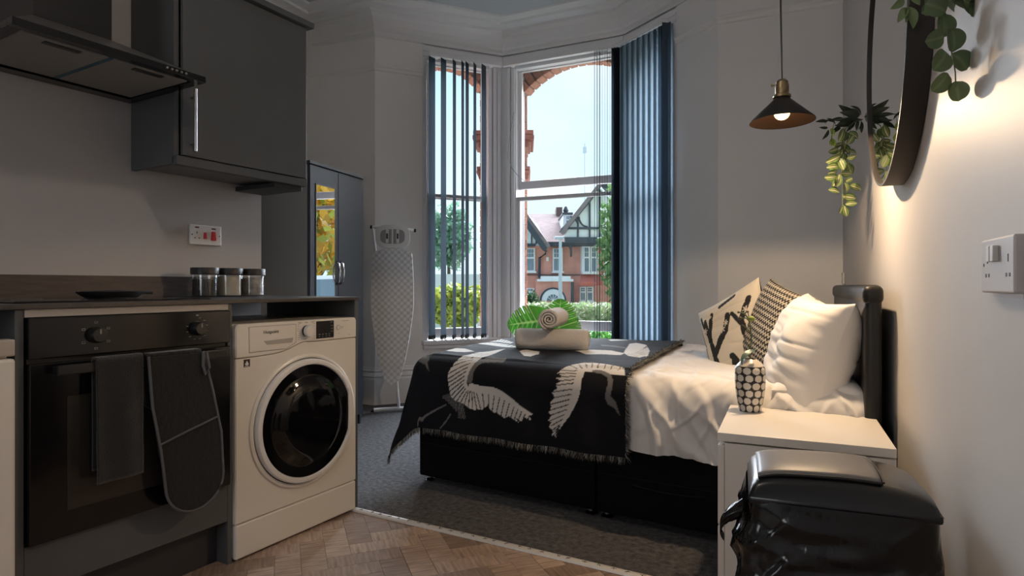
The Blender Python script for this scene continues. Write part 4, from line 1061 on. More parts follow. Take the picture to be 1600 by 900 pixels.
bo = W(.498, 1.258); BA = heading(110.5)
t = thing('pedal_bin', 'black plastic waste bin with a smoky flap lid and bin bag', 'bin', (bo.x, bo.y, 0), BA)
BWd, BD = .325, .235
def rr2(x0, x1, y0, y1, r_, n=6):
    out = []
    for cx, cy, a0 in ((x1 - r_, y1 - r_, 0), (x0 + r_, y1 - r_, 90), (x0 + r_, y0 + r_, 180), (x1 - r_, y0 + r_, 270)):
        out += [(cx + r_ * cos(R(a0 + 90 * i / n)), cy + r_ * sin(R(a0 + 90 * i / n))) for i in range(n + 1)]
    return out
m = MB(); lv = [(.0, .03), (.02, .025), (.50, .004), (.56, .004)]
rows = [[m.b.verts.new((x, y, z)) for x, y in rr2(i_, BWd - i_, i_, BD - i_, .035)] for z, i_ in lv]
for a_, b_ in zip(rows, rows[1:]):
    for i in range(len(a_)): k = (i + 1) % len(a_); m.b.faces.new((a_[i], a_[k], b_[k], b_[i]))
m.b.faces.new(rows[0][::-1]); m.build('bin_body', M_blk, t, smooth=True)
# lid: domed loft along x
M_lidb = mat('glossy_black_plastic', (.006, .006, .007), .3, coat=.2)
m = MB()
def lidp(u, v):
    ax = 2 * u - 1; ay = 2 * v - 1
    sx = max(0, 1 - abs(ax) ** 5) ** .35; sy = max(0, 1 - abs(ay) ** 4.5) ** .40
    hgt = .052 * (1 - .30 * max(0, ax) ** 2 - .10 * max(0, -ax)) 
    return (BWd / 2 + ax * (BWd / 2 + .008), BD / 2 + ay * (BD / 2 + .008), .555 + hgt * sx * sy)
m.grid(lidp, 40, 30); m.box(-.008, BWd + .008, -.008, BD + .008, .540, .558, .006)
m.build('lid', M_lidb, t, smooth=True)
M_smoke = mat('smoky_flap', (.17, .16, .155), .42)
m = MB()
def fl_(u, v):
    p_ = lidp(.055 + .66 * u, .12 + .70 * v); return (p_[0], p_[1], p_[2] + .004 + .003 * sin(pi * v))
m.grid(fl_, 24, 16)
fo = m.build('flap', M_smoke, t, smooth='all'); mo = fo.modifiers.new('thick', 'SOLIDIFY'); mo.thickness = .006; mo.offset = 0
m = MB(); e_ = [Vector(fl_(i / 12, 0)) + Vector((0, -.003, -.001)) for i in range(13)]
m.tube(e_, .0035, 6); m.tube([Vector(fl_(1, i / 8)) + Vector((.004, 0, .0)) for i in range(9)], .0025, 6); m.build('flap_gap', M_slot, t, smooth=True)
# bag
M_bagp = mat('black_bin_bag', (.004, .004, .0045), .16, bump=.35, bscale=16, stretch=(1, 1, .6), detail=5, coat=.2)
m = MB()
def bag(u, v):
    a = u * 2 * pi; ca, sa = cos(a), sin(a)
    x = BWd / 2 + (BWd / 2 + .006) * math.copysign(abs(ca) ** .28, ca); y = BD / 2 + (BD / 2 + .006) * math.copysign(abs(sa) ** .28, sa)
    z = .548 - .40 * v
    n1 = abs(fbm((x * 9 + z * 8, y * 9, z * 6), 3)); n2 = abs(fbm((x * 26 - z * 12, y * 26, z * 16 + 4), 2))
    per = x * 1.0 + y; rt_ = 1 - .75 * max(0, ca) ** 2
    n1 = 1 - min(1, abs(fbm((per * 5 + z * 7, z * 2.5, y * 3), 2)) * 5); n2 = 1 - min(1, abs(fbm((per * 11 - z * 9, z * 5, 7), 2)) * 4)
    o = .006 + (.014 * n1 + .010 * n2) * min(1, v * 5) * rt_ + .012 * sin(pi * min(1, v * 1.6)) * (ca < 0) * abs(ca)
    if v > .8: o -= .03 * (v - .8)
    z += .06 * fbm((a * 2.2, 3, 1)) * v
    dx, dy = x - BWd / 2, y - BD / 2; l = math.hypot(dx, dy); lim = .020
    xx = x + dx / l * min(o, .03 if dx > 0 else 1); yy = y + dy / l * o
    return (xx, yy, z)
m.grid(bag, 180, 60)
bg_ = m.build('bin_bag', M_bagp, t, smooth='all', weld=.0006)
m = MB()
def knot(u, v):
    a = u * 2 * pi; r_ = .018 * (1 - .55 * v) * (1 + .4 * fbm((cos(a) * 2, sin(a) * 2, v * 4)))
    return (-.020 - .045 * sin(v * pi * .7), .03 + r_ * cos(a), .52 - .07 * v + r_ * sin(a))
m.grid(knot, 20, 14); m.build('bag_corner', M_bagp, bg_, smooth='all', weld=.0005)

# ------------------------------------------------------------------ mirror, pendant, sockets
my, mz, mr_ = 2.158, 1.715, .418
t = thing('round_mirror', 'large round wall mirror with a deep dark frame', 'mirror', (XW - .002, my, mz))
MM = RY(-90)
M_mfr = mat('dark_bronze_frame', (.018, .014, .012), .55)
MB().lathe([(mr_, .0), (mr_, .056), (mr_ - .008, .056), (mr_ - .008, .046), (mr_ - .008, 0)], 128, MM).build('frame_ring', M_mfr, t, smooth=True)
MB().lathe([(0, .048), (mr_ - .0085, .048)], 128, MM).build('mirror_glass', mat('mirror_silver_dark', (.78, .78, .78), .008, metal=1), t)
MB().lathe([(0, .004), (mr_ - .01, .004)], 64, MM).build('back_board', M_dark, t)
pn = W(.968, 2.18); pz = 1.577
t = thing('pendant_lamp', 'black conical pendant lamp with a brass holder hanging by the mirror', 'lamp', (pn.x, pn.y, pz))
M_shade = mat('black_metal_shade', (.018, .016, .015), .4)
M_shin = mat('shade_inner_bronze', (.06, .035, .022), .6, spec=.1)
M_brass = mat('aged_brass', (.30, .23, .13), .38, metal=.9, var=.3, vscale=60)
sh = MB().lathe([(.110, 0), (.109, .004), (.028, .080), (.024, .084), (.024, .088)], 64).build('shade', M_shade, t, smooth=True)
MB().lathe([(.1085, .001), (.0275, .076), (.0, .078)], 64).build('shade_lining', M_shin, sh, smooth=True)
MB().lathe([(.030, .086), (.030, .094), (.024, .097), (.022, .103), (.023, .106), (.023, .130), (.020, .138), (.021, .142), (.014, .150), (.006, .153), (0, .153)], 32).build('lamp_holder', M_brass, t, smooth=True)
m = MB(); m.tube([(-.024, 0, .134), (-.034, 0, .134)], .003, 8); m.tube([(-.034, -.006, .134), (-.034, .006, .134)], .004, 8); m.build('holder_screw', M_brass, t)
cz1 = HC - pz
m = MB(); m.tube([(0, 0, .15), (-.004, 0, .4), (-.010, .0, .8), (-.012, 0, cz1 - .03)], .0032, 8); m.build('flex', M_blk, t, smooth=True)
MB().lathe([(.05, cz1), (.05, cz1 - .02), (.02, cz1 - .035), (0, cz1 - .035)], 24, T(-.012, 0, 0)).build('ceiling_rose', M_blk, t, smooth=True)
M_bulb = mat('glowing_bulb', (1, .9, .7), .5, emit=(1, .62, .28), estr=9)
b_ = bmesh.new(); bmesh.ops.create_uvsphere(b_, u_segments=24, v_segments=14, radius=.026); m = MB(); m.add(b_, T(0, 0, .030) @ Matrix.Diagonal((1, 1, .9, 1))); m.lathe([(.012, .05), (.012, .078)], 16)
m.build('bulb', M_bulb, t, smooth='all')
pl_ = light('SPOT', 'pendant_bulb_light', (pn.x, pn.y, pz + .004), 36, (1, .70, .42), shadow_soft_size=.022, spot_size=R(166), spot_blend=.12)

def sock(name, label, cat, loc, rz, w2, h2):
    return thing(name, label, cat, loc, rz)
sy1, sy0 = 1.297, 1.130; scy = (sy0 + sy1) / 2; swd = sy1 - sy0; szc = 1.0225
t = thing('wall_socket', 'white double wall socket with paired switches at the right edge', 'socket', (XW, scy, szc), R(-90))
M_s2 = mat('socket_plastic_warm', (.50, .46, .44), .35)
MB().box(-swd / 2, swd / 2, -.018, -.001, -.0445, .0445, .003).build('faceplate', M_s2, t)
MB().box(-swd / 2 + .01, swd / 2 - .01, -.004, 0, -.052, -.03).build('back_box', M_s2, t)
m = MB()
for cx in (-.046, .058):
    m.box(cx - .003 , cx + .001, -.0185, -.0178, .004, .016); m.box(cx - .012, cx - .006, -.0185, -.0178, -.019, -.013); m.box(cx + .004, cx + .010, -.0185, -.0178, -.019, -.013)
m.lathe([(0, .0005), (.003, .0005), (.003, 0)], 10, T(-.067, -.018, .002) @ RX(90)); m.build('socket_holes', M_slot, t)['kind'] = 'stuff'
for cx in (-.017, .004): MB().box(cx - .008, cx + .008, -.026, -.0178, .006, .032, .0015, M=RX(0)).build('rocker_switch', mat('switch_white', (.62, .60, .58), .35) if cx < -.01 else MATS['switch_white'], t)
t = thing('wall_socket', 'small white socket low in the corner above the headboard', 'socket', (XW, 4.28, 1.035), R(-90))
MB().box(-.043, .043, -.012, -.001, -.035, .035, .002).build('faceplate', M_sock, t); MB().box(-.006, .006, -.016, -.011, -.01, .012, .001).build('rocker_switch', M_sock, t)

# ------------------------------------------------------------------ hanging plants
def leafmesh(L, Wd, cfn, cup=.15, tip=1.0, rnd=False, n=10):
    m = MB(); cols = []; nv = 8
    for j in range(n + 1):
        v = j / n
        if rnd: hw = Wd / 2 * math.sqrt(max(0, 1 - (2 * v - 1) ** 2)) * (1 if v > .0 else 0)
        else: hw = Wd / 2 * (sin(pi * v ** .85)) ** .8 if 0 < v < 1 else 0
        for i in range(nv + 1):
            a = 2 * i / nv - 1; m.b.verts.new((a * hw, v * L, cup * Wd * (a * a) * (hw / (Wd / 2) if Wd else 0) - .12 * L * (v - .5) ** 2 * 4)); cols.append(cfn(a, v))
    m.b.verts.ensure_lookup_table()
    for j in range(n):
        for i in range(nv): k = j * (nv + 1) + i; m.b.faces.new([m.b.verts[q] for q in (k, k + 1, k + nv + 2, k + nv + 1)])
    o = m.build('leaf', M_lf, None, smooth='all', recalc=False); color_attr(o, lambda i, co: cols[i]); me = o.data; bpy.data.objects.remove(o); return me
def vcol(a, v):
    if abs(a) < .22: return (.66, .62, .42)
    if abs(abs(a) - .55) < .09: return (.22, .30, .09)
    return (.05, .095, .028)
LV = leafmesh(1, .60, vcol); LD = leafmesh(1, .30, lambda a, v: (.020, .034, .022) if abs(a) > .15 else (.04, .06, .035)); LE = leafmesh(1, .98, lambda a, v: (.085, .12, .055) if abs(a) > .1 else (.13, .17, .08), rnd=True, cup=.12)
LVD = leafmesh(1, .50, lambda a, v: (.55, .60, .12) if abs(a) < .5 else (.20, .32, .05))
def put_leaf(root, me, px, py, Z, ang, Lpx, back=0, roll_=0):
    p = at(px, py, Z); L = Lpx * Z / F
    o = bpy.data.objects.new('leaf', me); C.objects.link(o); o.parent = root
    o.location = p - root.location; o.rotation_mode = 'QUATERNION'; o.rotation_quaternion = orient(ang, back, roll_).to_quaternion(); o.scale = (L, L, L); return o
rt = Vector((XW - .012, 2.87, 1.677))
VP_ = thing('trailing_plant', 'variegated trailing artificial plant hung on the wall left of the mirror', 'plant', rt)
rp = random.Random(21)
def zp(x, y): return (1270 + x / 4.5, 150 + y / 4.5)
def sprig(pts, Z, r_=.0018, root=VP_):
    return MB().tube([at(*zp(x, y), Z + dz) - root.location for x, y, dz in pts], r_, 5).build('stem', M_ostem, root, smooth=True)
MB().lathe([(0, .0), (.02, .0), (.024, .03), (.018, .045), (0, .045)], 16, RX(90) @ T(0, 0, -.010)).build('wall_clip', M_ostem, VP_, smooth=True)
sprig([(350, 165, .0), (300, 175, -.03), (230, 230, -.05), (205, 330, -.05), (190, 430, -.05), (195, 560, -.05), (210, 660, -.05), (208, 760, -.05), (215, 800, -.05)], 2.49)
sprig([(350, 165, 0), (280, 190, -.03), (245, 300, -.02), (240, 420, -.02), (250, 470, -.02)], 2.49); sprig([(350, 165, 0), (250, 150, -.05), (150, 170, -.08), (140, 240, -.08), (130, 320, -.08)], 2.49); sprig([(205, 575, -.05), (235, 605, -.05), (255, 630, -.05)], 2.49)
V = [(120, 270, 45, 78, 0), (150, 220, 80, 90, 0)]
vl = [(190, 320, 70, 95), (235, 245, 250, 80), (255, 250, -35, 75), (245, 340, 60, 70), (160, 420, 40, 75), (245, 380, -20, 60), (115, 395, 20, 75), (205, 335, -60, 85), (225, 400, 100, 70), (95, 470, 25, 95), (105, 500, 5, 95),
      (185, 470, 200, 80), (240, 440, 15, 62), (220, 520, 110, 90), (240, 470, -60, 90), (195, 545, 0, 75), (85, 575, 5, 85), (110, 545, 15, 75), (170, 640, 80, 85), (235, 600, 25, 62), (245, 680, 110, 70), (258, 625, -20, 85), (115, 655, -12, 80),
      (212, 705, -8, 92), (230, 760, 5, 72), (190, 830, 70, 65), (240, 850, 110, 75), (200, 470, 70, 80), (270, 520, 120, 75), (150, 350, 15, 60), (180, 560, 245, 80)]
for (x, y, a, L) in vl:
    px, py = zp(x, y); put_leaf(VP_, LV, px, py, 2.44 + rp.uniform(-.03, .04), a, L / 4.5 * 1.12, rp.uniform(-15, 15), rp.uniform(-35, 35))
for (x, y, a, L) in [(132, 225, 285, 60), (145, 300, 260, 55), (125, 345, 75, 55), (155, 355, 100, 60)]:
    px, py = zp(x, y); put_leaf(VP_, LVD, px, py, 2.41, a, L / 4.5, 0, rp.uniform(-20, 20))
dl = [(355, 130, 150, 120), (350, 125, 165, 130), (345, 140, 175, 170), (300, 130, 160, 150), (340, 150, 190, 160), (330, 160, 200, 170), (250, 170, 178, 130), (170, 200, 150, 90), (110, 175, 180, 85), (100, 190, 160, 60), (110, 225, 178, 65), (200, 210, 215, 110),
      (330, 150, 210, 130), (300, 180, 230, 90), (320, 170, 255, 80), (345, 160, 250, 90), (280, 120, 150, 80), (150, 180, 165, 60), (120, 235, 235, 90), (250, 190, 195, 110), (290, 150, 140, 90), (360, 150, 20, 60), (345, 180, 270, 80)]
for (x, y, a, L) in dl:
    px, py = zp(x, y); put_leaf(VP_, LD, px, py, 2.47 + rp.uniform(-.06, .03), a, L / 4.5, rp.uniform(-20, 10), rp.uniform(-50, 50))

re_ = Vector((XW - .02, 1.62, 1.90))
EP = thing('eucalyptus_garland', 'hanging eucalyptus garland of round green leaves at the top of the wall', 'plant', re_)
def ze(x, y): return (1260 + x / 2.571, y / 2.571)
ZE = 1.17
m = MB(); m.tube([at(*ze(x, y), ZE + dz) - EP.location for x, y, dz in ((520, -220, .10), (540, -60, .03), (548, 30, 0), (560, 60, 0), (568, 150, 0), (590, 240, 0), (598, 290, 0), (600, 350, 0))], .0013, 6)
m.tube([at(*ze(x, y), ZE + dz) - EP.location for x, y, dz in ((520, -220, .10), (640, -120, .04), (680, -20, .02), (690, 20, .02))], .0013, 6); m.build('stem', M_ostem, EP, smooth=True)
el = [(560, 145, 195, 78), (555, 150, 95, 95), (590, 110, -75, 95), (565, 205, 195, 0), (570, 205, 235, 92), (590, 210, -50, 90), (575, 295, 235, 85), (600, 325, -75, 82), (520, 30, 200, 60), (545, 10, 60, 70), (560, -10, -20, 80), (600, 5, -5, 75), (480, 10, -30, 85), (640, 0, -30, 90), (680, -10, 280, 75), (700, -20, 250, 70), (600, -30, 0, 90), (500, -30, 300, 80)]
for (x, y, a, L) in el:
    if L < 5: continue
    px, py = ze(x, y); put_leaf(EP, LE, px, py, ZE + rp.uniform(-.015, .02), a, L / 2.571, rp.uniform(-15, 25), rp.uniform(-25, 25))
re2 = Vector((XW - .07, 1.86, 1.93))
E2 = thing('ivy_sprig', 'short drooping leaf sprig in front of the top of the mirror', 'plant', re2)
m = MB(); m.tube([at(*ze(x, y), 1.43) - re2 for x, y in ((405, -160), (410, -60), (412, 15), (405, 40))], .0013, 6); m.build('stem', M_ostem, E2, smooth=True)
for (x, y, a, L) in [(405, 25, 240, 72), (412, 20, 285, 95), (400, -5, 215, 70), (408, 30, 265, 60), (405, -30, 200, 60), (415, -20, 320, 60)]:
    px, py = ze(x, y); put_leaf(E2, leafmesh(1, .48, lambda a, v: (.15, .20, .09)) if 'LI' not in LEAF else LEAF['LI'], px, py, 1.43, a, L / 2.571, 0, rp.uniform(-30, 30))

# ------------------------------------------------------------------ outside
M_grass = mat('street_ground', (.20, .21, .17), .9, var=.2, vscale=1.5)
m = MB(); m.faces([(-80, 5.4, -.3), (80, 5.4, -.3), (80, 140, -.3), (-80, 140, -.3)], [(0, 1, 2, 3)]); tag(m.build('ground', M_grass), 'ground outside beyond the bay windows', 'ground', kind='structure')
M_brick = mat('red_brick', (.36, .17, .11), .85, var=.25, vscale=20, bump=.3, bscale=60)
M_brick2 = mat('orange_brick', (.50, .24, .16), .85, var=.25, vscale=20, bump=.3, bscale=60)
M_mort = mat('mortar', (.30, .20, .15), .9)
M_terr = mat('terracotta_stone', (.26, .10, .07), .8, var=.2, vscale=14)
def arch(idx, a, b, x0, x1, zs_, rise, label):
    L, ang = wfr(a, b); r_ = tag(MB().build('exterior_wall_%d' % idx, None), label, 'brick arch', kind='structure'); r_.location = (a.x, a.y, 0); r_.rotation_euler = (0, 0, ang)
    half = (x1 - x0) / 2; cx = (x0 + x1) / 2; Rr = (half * half + rise * rise) / (2 * rise); cz_ = zs_ + rise - Rr; am = math.asin(half / Rr)
    y0, y1 = .20, .32
    pts = [(cx + (Rr + .01) * sin(-am + 2 * am * i / 20), cz_ + (Rr + .01) * cos(-am + 2 * am * i / 20)) for i in range(21)]
    m = MB(); m.prism([(-.1, pts[0][1])] + pts + [(L + .1, pts[-1][1]), (L + .1, 3.6), (-.1, 3.6)], y1 - y0 - .01, T(0, y0 + .01, 0) @ FX); m.build('spandrel', M_mort, r_)
    n = int(2 * am * Rr / .075); bm_ = MB(); bm_.box(-.033, .033, 0, y1 - y0 + .02, 0, .20, .003, seg=1); o = bm_.build('brick', M_brick2, None); me = o.data; bpy.data.objects.remove(o)
    for i in range(n):
        a_ = -am + 2 * am * (i + .5) / n; clone('brick', me, r_, (cx + Rr * sin(a_), y0 - .008, cz_ + Rr * cos(a_)), (0, a_, 0))
L1 = (D - C1).length; L2 = (E_ - D).length
arch(1, C1, D, -.02, L1 - .12, 2.80, .17, 'brick arch outside the left window')
arch(2, D, E_, .13, L2 + .06, 2.77, .21, 'red brick arch outside the central window')
arch(3, E_, Fp, .05, L3 - .05, 2.74, .18, 'brick arch outside the right window')
pc = at(788, 446, 6.0)
PR = tag(MB().box(-.215, .215, -.215, .215, -.3, 3.5).build('brick_pier', M_mort), 'red brick pier outside between left and central windows', 'brick pier', kind='structure'); PR.location = (pc.x, pc.y, 0); PR.rotation_euler = (0, 0, R(23))
bb = MB(); bb.box(-.178, .178, -.05, .05, -.0335, .0335, .004, seg=1); o = bb.build('brick', M_brick, None); me1 = o.data; bpy.data.objects.remove(o); me2 = me1.copy(); me2.materials[0] = M_brick2
rb = random.Random(2)
for k in range(34):
    z = .40 + k * .075
    for q in range(4):
        if q == 2: continue
        a_ = q * 90; off = .055 * (1 if k % 2 else -1) * (1)
        v = Matrix.Rotation(R(a_), 4, 'Z') @ Vector(((.045 if k % 2 else -.045), -.175, 0)); clone('brick', rb.choice([me1, me2]), PR, (v.x, v.y, z), (0, 0, R(a_)))
def cap(z, s_, h):
    m = MB()
    for dz, ww in ((0, .235), (h * .3, .235 + s_ * .4), (h * .5, .235 + s_), (h * .85, .235 + s_ * .9)): m.box(-ww, ww, -ww, ww, z + dz, z + dz + h * .32, .006)
    m.build('stone_capital', M_terr, PR)
cap(2.30, .055, .13); cap(2.00, .02, .10)
pc2 = W(1.11, 5.26); P2 = tag(MB().box(-.09, .09, -.09, .09, -.3, 3.5).build('brick_pier', M_brick), 'brick pier outside between central and right windows', 'brick pier', kind='structure'); P2.location = (pc2.x, pc2.y, 0)
pc3 = C1 + Vector((-.30, .25, 0)); P3 = tag(MB().box(-.14, .14, -.14, .14, -.3, 3.5).build('brick_pier', M_brick), 'brick pier outside left of the left window', 'brick pier', kind='structure'); P3.location = (pc3.x, pc3.y, 0); P3.rotation_euler = (0, 0, R(47))
# block of outer wall beyond bay so daylight only comes through the windows
# house opposite -------------------------------------------------
HZ = 25.0; S_ = HZ / F
ho = W(0, HZ); H = thing('tudor_house', 'red brick house with black and white timbered gables across the street', 'house', (ho.x, ho.y, 0), TH)
def hx_(px): return (px - 800) * S_
def hz_(py): return CH - (py - 446) * S_
def hbx(m, x0, x1, y0, y1, d0, d1, bev=0): return m.box(hx_(x0), hx_(x1), d0, d1, hz_(y1), hz_(y0), bev)
def hpoly(m, pts, d0, dep): return m.prism([(hx_(x), hz_(y)) for x, y in pts], dep, T(0, d0, 0) @ FX)
M_hbr = mat('house_brick', (.62, .30, .24), .9, var=.12, vscale=3)
M_roof = mat('clay_tile_roof', (.15, .095, .09), .9, var=.35, vscale=5, stretch=(1, 1, 5))
M_roofg = mat('grey_tile_roof', (.19, .16, .16), .9, var=.18, vscale=5)
M_tim = mat('dark_timber', (.045, .06, .075), .8)
M_stu = mat('pale_stucco', (.78, .84, .86), .9)
M_hw = mat('house_window_white', (.72, .76, .78), .6)
M_hgl = mat('house_pane', (.13, .20, .26), .25)
m = MB(); hbx(m, 780, 1010, 378, 500, 0, 6); m.build('brick_wall', M_hbr, H)
def slope(name, p, d, mt):
    m = MB(); m.faces([(hx_(x), dd, hz_(y)) for (x, y), dd in zip(p, d)], [(0, 1, 2, 3)]); o = m.build(name, mt, H); mo = o.modifiers.new('t', 'SOLIDIFY'); mo.thickness = .15; return o
slope('main_roof', [(770, 384), (1015, 384), (1015, 322), (770, 322)], [-.3, -.3, 4, 4], M_roof)
m = MB()
for i in range(22): hbx(m, 770 + i * 7, 776 + i * 7, 319.5, 323, 3.8, 4.2)
m.build('ridge_tiles', M_roof, H)
# left gable
m = MB(); hpoly(m, [(780, 384), (780, 345), (819, 345), (851, 384)], -.5, .6); m.build('gable_infill', M_stu, H)
slope('gable_roof', [(818, 341), (853, 390), (860, 380), (846, 349)], [-.9, -.9, 2, 3], M_roofg)
m = MB(); hpoly(m, [(815, 341), (819, 341), (853, 390), (850, 395), (846, 392), (815, 349)], -.95, .25); m.build('bargeboard', M_tim, H)
for x in (820, 829, 836): 
    m = MB(); hbx(m, x, x + 1.8, 352 if x < 830 else 364, 383, -.56, -.45); m.build('timber', M_tim, H)
m = MB(); hbx(m, 780, 836, 382, 386, -.6, -.3); m.build('timber', M_tim, H)
# fascia
m = MB(); hbx(m, 850, 1010, 380.5, 386, -.6, -.2); m.build('fascia_board', M_tim, H)
# right gable
m = MB(); hpoly(m, [(876, 374), (930, 300), (990, 374)], -1.2, .5); m.build('gable_infill', M_stu, H)
m = MB(); hpoly(m, [(870, 366), (914, 315), (933, 288), (1000, 372), (994, 374), (933, 298), (917, 321), (877, 369)], -1.5, .4); m.build('bargeboard', M_tim, H)
slope('gable_roof', [(870, 368), (933, 288), (933, 300), (900, 340)], [-1.5, -1.5, 3, 3], M_roofg)
m = MB(); hbx(m, 879, 1000, 374.5, 382, -1.35, -.9); m.build('timber', M_tim, H)
m = MB(); hbx(m, 884, 985, 359.5, 362.5, -1.3, -.9); m.build('timber', M_tim, H)
for x0, x1, y0, y1 in ((896.5, 899, 345, 376), (914, 916.5, 322, 376), (929, 931.5, 305, 376), (945, 947.5, 330, 376)):
    m = MB(); hbx(m, x0, x1, y0, y1, -1.28, -1.1); m.build('timber', M_tim, H)
for s_, cx in ((1, 899), (-1, 915)):
    m = MB(); m.tube([(hx_(cx + s_ * (13 - 12.5 * cos(R(a)))) if s_ > 0 else hx_(898 - 0 - 12 + 12 * cos(R(a)) * 0 - 0 + (12 - 12 * (1 - sin(R(a)))) - 0), -1.25, hz_(344 + 15 * (sin(R(a)) if s_ > 0 else 1 - cos(R(a)))) ) for a in range(0, 91, 15)], .035, 6); m.build('curved_brace', M_tim, H)
# dormer
m = MB(); hbx(m, 881, 895, 332, 352, .3, 2.5); m.build('dormer', M_hw, H); m = MB(); hbx(m, 879.5, 896, 331, 334, .2, 2.6); m.build('dormer_roof', M_tim, H)
def hwin(x0, x1, y0, y1, d=0., cols=3, split=.38, name='window'):
    m = MB(); hbx(m, x0, x1, y0, y1, d - .12, d + .05); hbx(m, x0 - 1.5, x1 + 1.5, y1, y1 + 2.6, d - .25, d); f_ = m.build(name, M_hw, H)
    w_ = (x1 - x0 - 3.0); ys = y0 + 1.8 + (y1 - y0) * split
    for i in range(cols):
        xa = x0 + 1.8 + (w_ - .6) * i / cols
        for r_ in range(2):
            ya = y0 + 1.6 + (ys - y0 - 2.2) * r_ / 2; g = MB(); hbx(g, xa, xa + w_ / cols - .9, ya, ya + (ys - y0 - 2.2) / 2 - .8, d - .14, d - .11); g.build('pane', M_hgl, f_)
    for i in range(2):
        xa = x0 + 1.8 + (w_ - .4) * i / 2; g = MB(); hbx(g, xa, xa + w_ / 2 - .7, ys + 1, y1 - 1.5, d - .14, d - .11); g.build('pane', M_hgl, f_)
hwin(820.5, 836, 388, 424); hwin(863.5, 879, 388, 424); hwin(884, 893, 335.5, 350, .3, 2)
m = MB(); hbx(m, 907, 932, 383, 429, -.5, .1); m.build('bay_window_body', M_hw, H); hwin(909, 919, 387, 426, -.5, 2); hwin(920, 930, 387, 426, -.5, 2)
hwin(819, 835, 450, 464, 0, 3, .3); hwin(905, 915, 448, 470, -.1, 2, .3); hwin(916, 926, 448, 470, -.1, 2, .3)
m = MB(); hbx(m, 780, 1010, 428.5, 430.5, -.06, .05); m.build('string_course', M_roof, H)
slope('lean_to_roof', [(901, 446), (935, 446), (935, 430), (908, 430)], [-1.0, -1.0, 0, 0], mat('red_lean_to', (.5, .13, .10), .8))
# porch with arched fanlight
m = MB(); hbx(m, 836, 889, 437, 480, -.8, 0); m.build('porch_wall', M_hbr, H)
m = MB(); hbx(m, 838, 892, 436.5, 440, -1.0, 0); hbx(m, 844, 888, 432, 436.5, -.95, 0); m.build('porch_cornice', M_hw, H)
def half(r0, r1, cx, cy, d0, dep, nm, mt):
    m = MB(); pts = [(cx + r1 * cos(R(a)), cy - r1 * sin(R(a))) for a in range(0, 181, 10)] + ([(cx + r0 * cos(R(a)), cy - r0 * sin(R(a))) for a in range(180, -1, -10)] if r0 else [])
    hpoly(m, pts, d0, dep); return m.build(nm, mt, H)
half(17.5, 20, 862, 469, -.88, .1, 'arch_moulding', M_tim); half(9.5, 17.5, 862, 469, -.86, .08, 'arch_surround', M_hw); half(0, 9.5, 862, 469, -.83, .05, 'fanlight', M_hgl)
for a in (30, 60, 90, 120, 150): m = MB(); m.tube([(hx_(862), -.86, hz_(469)), (hx_(862 + 9.5 * cos(R(a))), -.86, hz_(469 - 9.5 * sin(R(a))))], .012, 5); m.build('fanlight_bar', M_hw, H)
m = MB(); m.tube([(hx_(853), -.2, hz_(392)), (hx_(852), -.15, hz_(397)), (hx_(843), -.1, hz_(403)), (hx_(842.5), -.1, hz_(434))], .05, 8); m.build('downpipe', M_tim, H, smooth=True)
m = MB(); m.tube([(hx_(891), -.9, hz_(441)), (hx_(891), -.9, hz_(478))], .06, 8); m.build('downpipe', M_tim, H, smooth=True)
m = MB(); hpoly(m, [(886, 383), (891, 383), (891, 402), (889, 403), (888.5, 392)], -.8, .25); m.build('bracket', M_tim, H)
m = MB(); hbx(m, 853.5, 857, 402, 408, -.1, 0); m.build('alarm_box', M_hw, H)
m = MB(); hbx(m, 879, 890, 306, 323, 3.6, 4.6); m.build('chimney', M_roof, H); m = MB(); m.lathe([(.12, 0), (.08, .2), (.14, .3), (.05, .5)], 10, T(hx_(897.5), 4, hz_(322))); m.build('roof_finial', M_tim, H)
# street lamp, aerial
q = at(875.5, 446, 19.); SL_ = thing('street_lamp', 'grey street lamp standing in front of the house', 'street lamp', (q.x, q.y, -.3), TH)
M_lampg = mat('galvanised_grey', (.33, .40, .44), .5, metal=.3)
zt = CH + (446 - 374) / F * 19 + .3
MB().tube([(0, 0, 0), (0, 0, zt)], [.07, .045], 10).build('pole', M_lampg, SL_, smooth=True); MB().box(-.18, .10, -.08, .08, zt, zt + .09, .03).build('lamp_head', M_lampg, SL_, smooth=True)
q = at(914, 446, 55.); AE = thing('radio_mast', 'thin distant aerial mast against the sky', 'mast', (q.x, q.y, -.3)); zt = CH + (446 - 219) / F * 55
MB().tube([(0, 0, 0), (0, 0, zt)], .05, 6).build('mast_pole', mat('pale_mast', (.5, .6, .66), .7), AE); MB().box(-.18, .18, -.05, .05, zt - .9, zt - .3).build('mast_antenna', MATS['pale_mast'], AE)
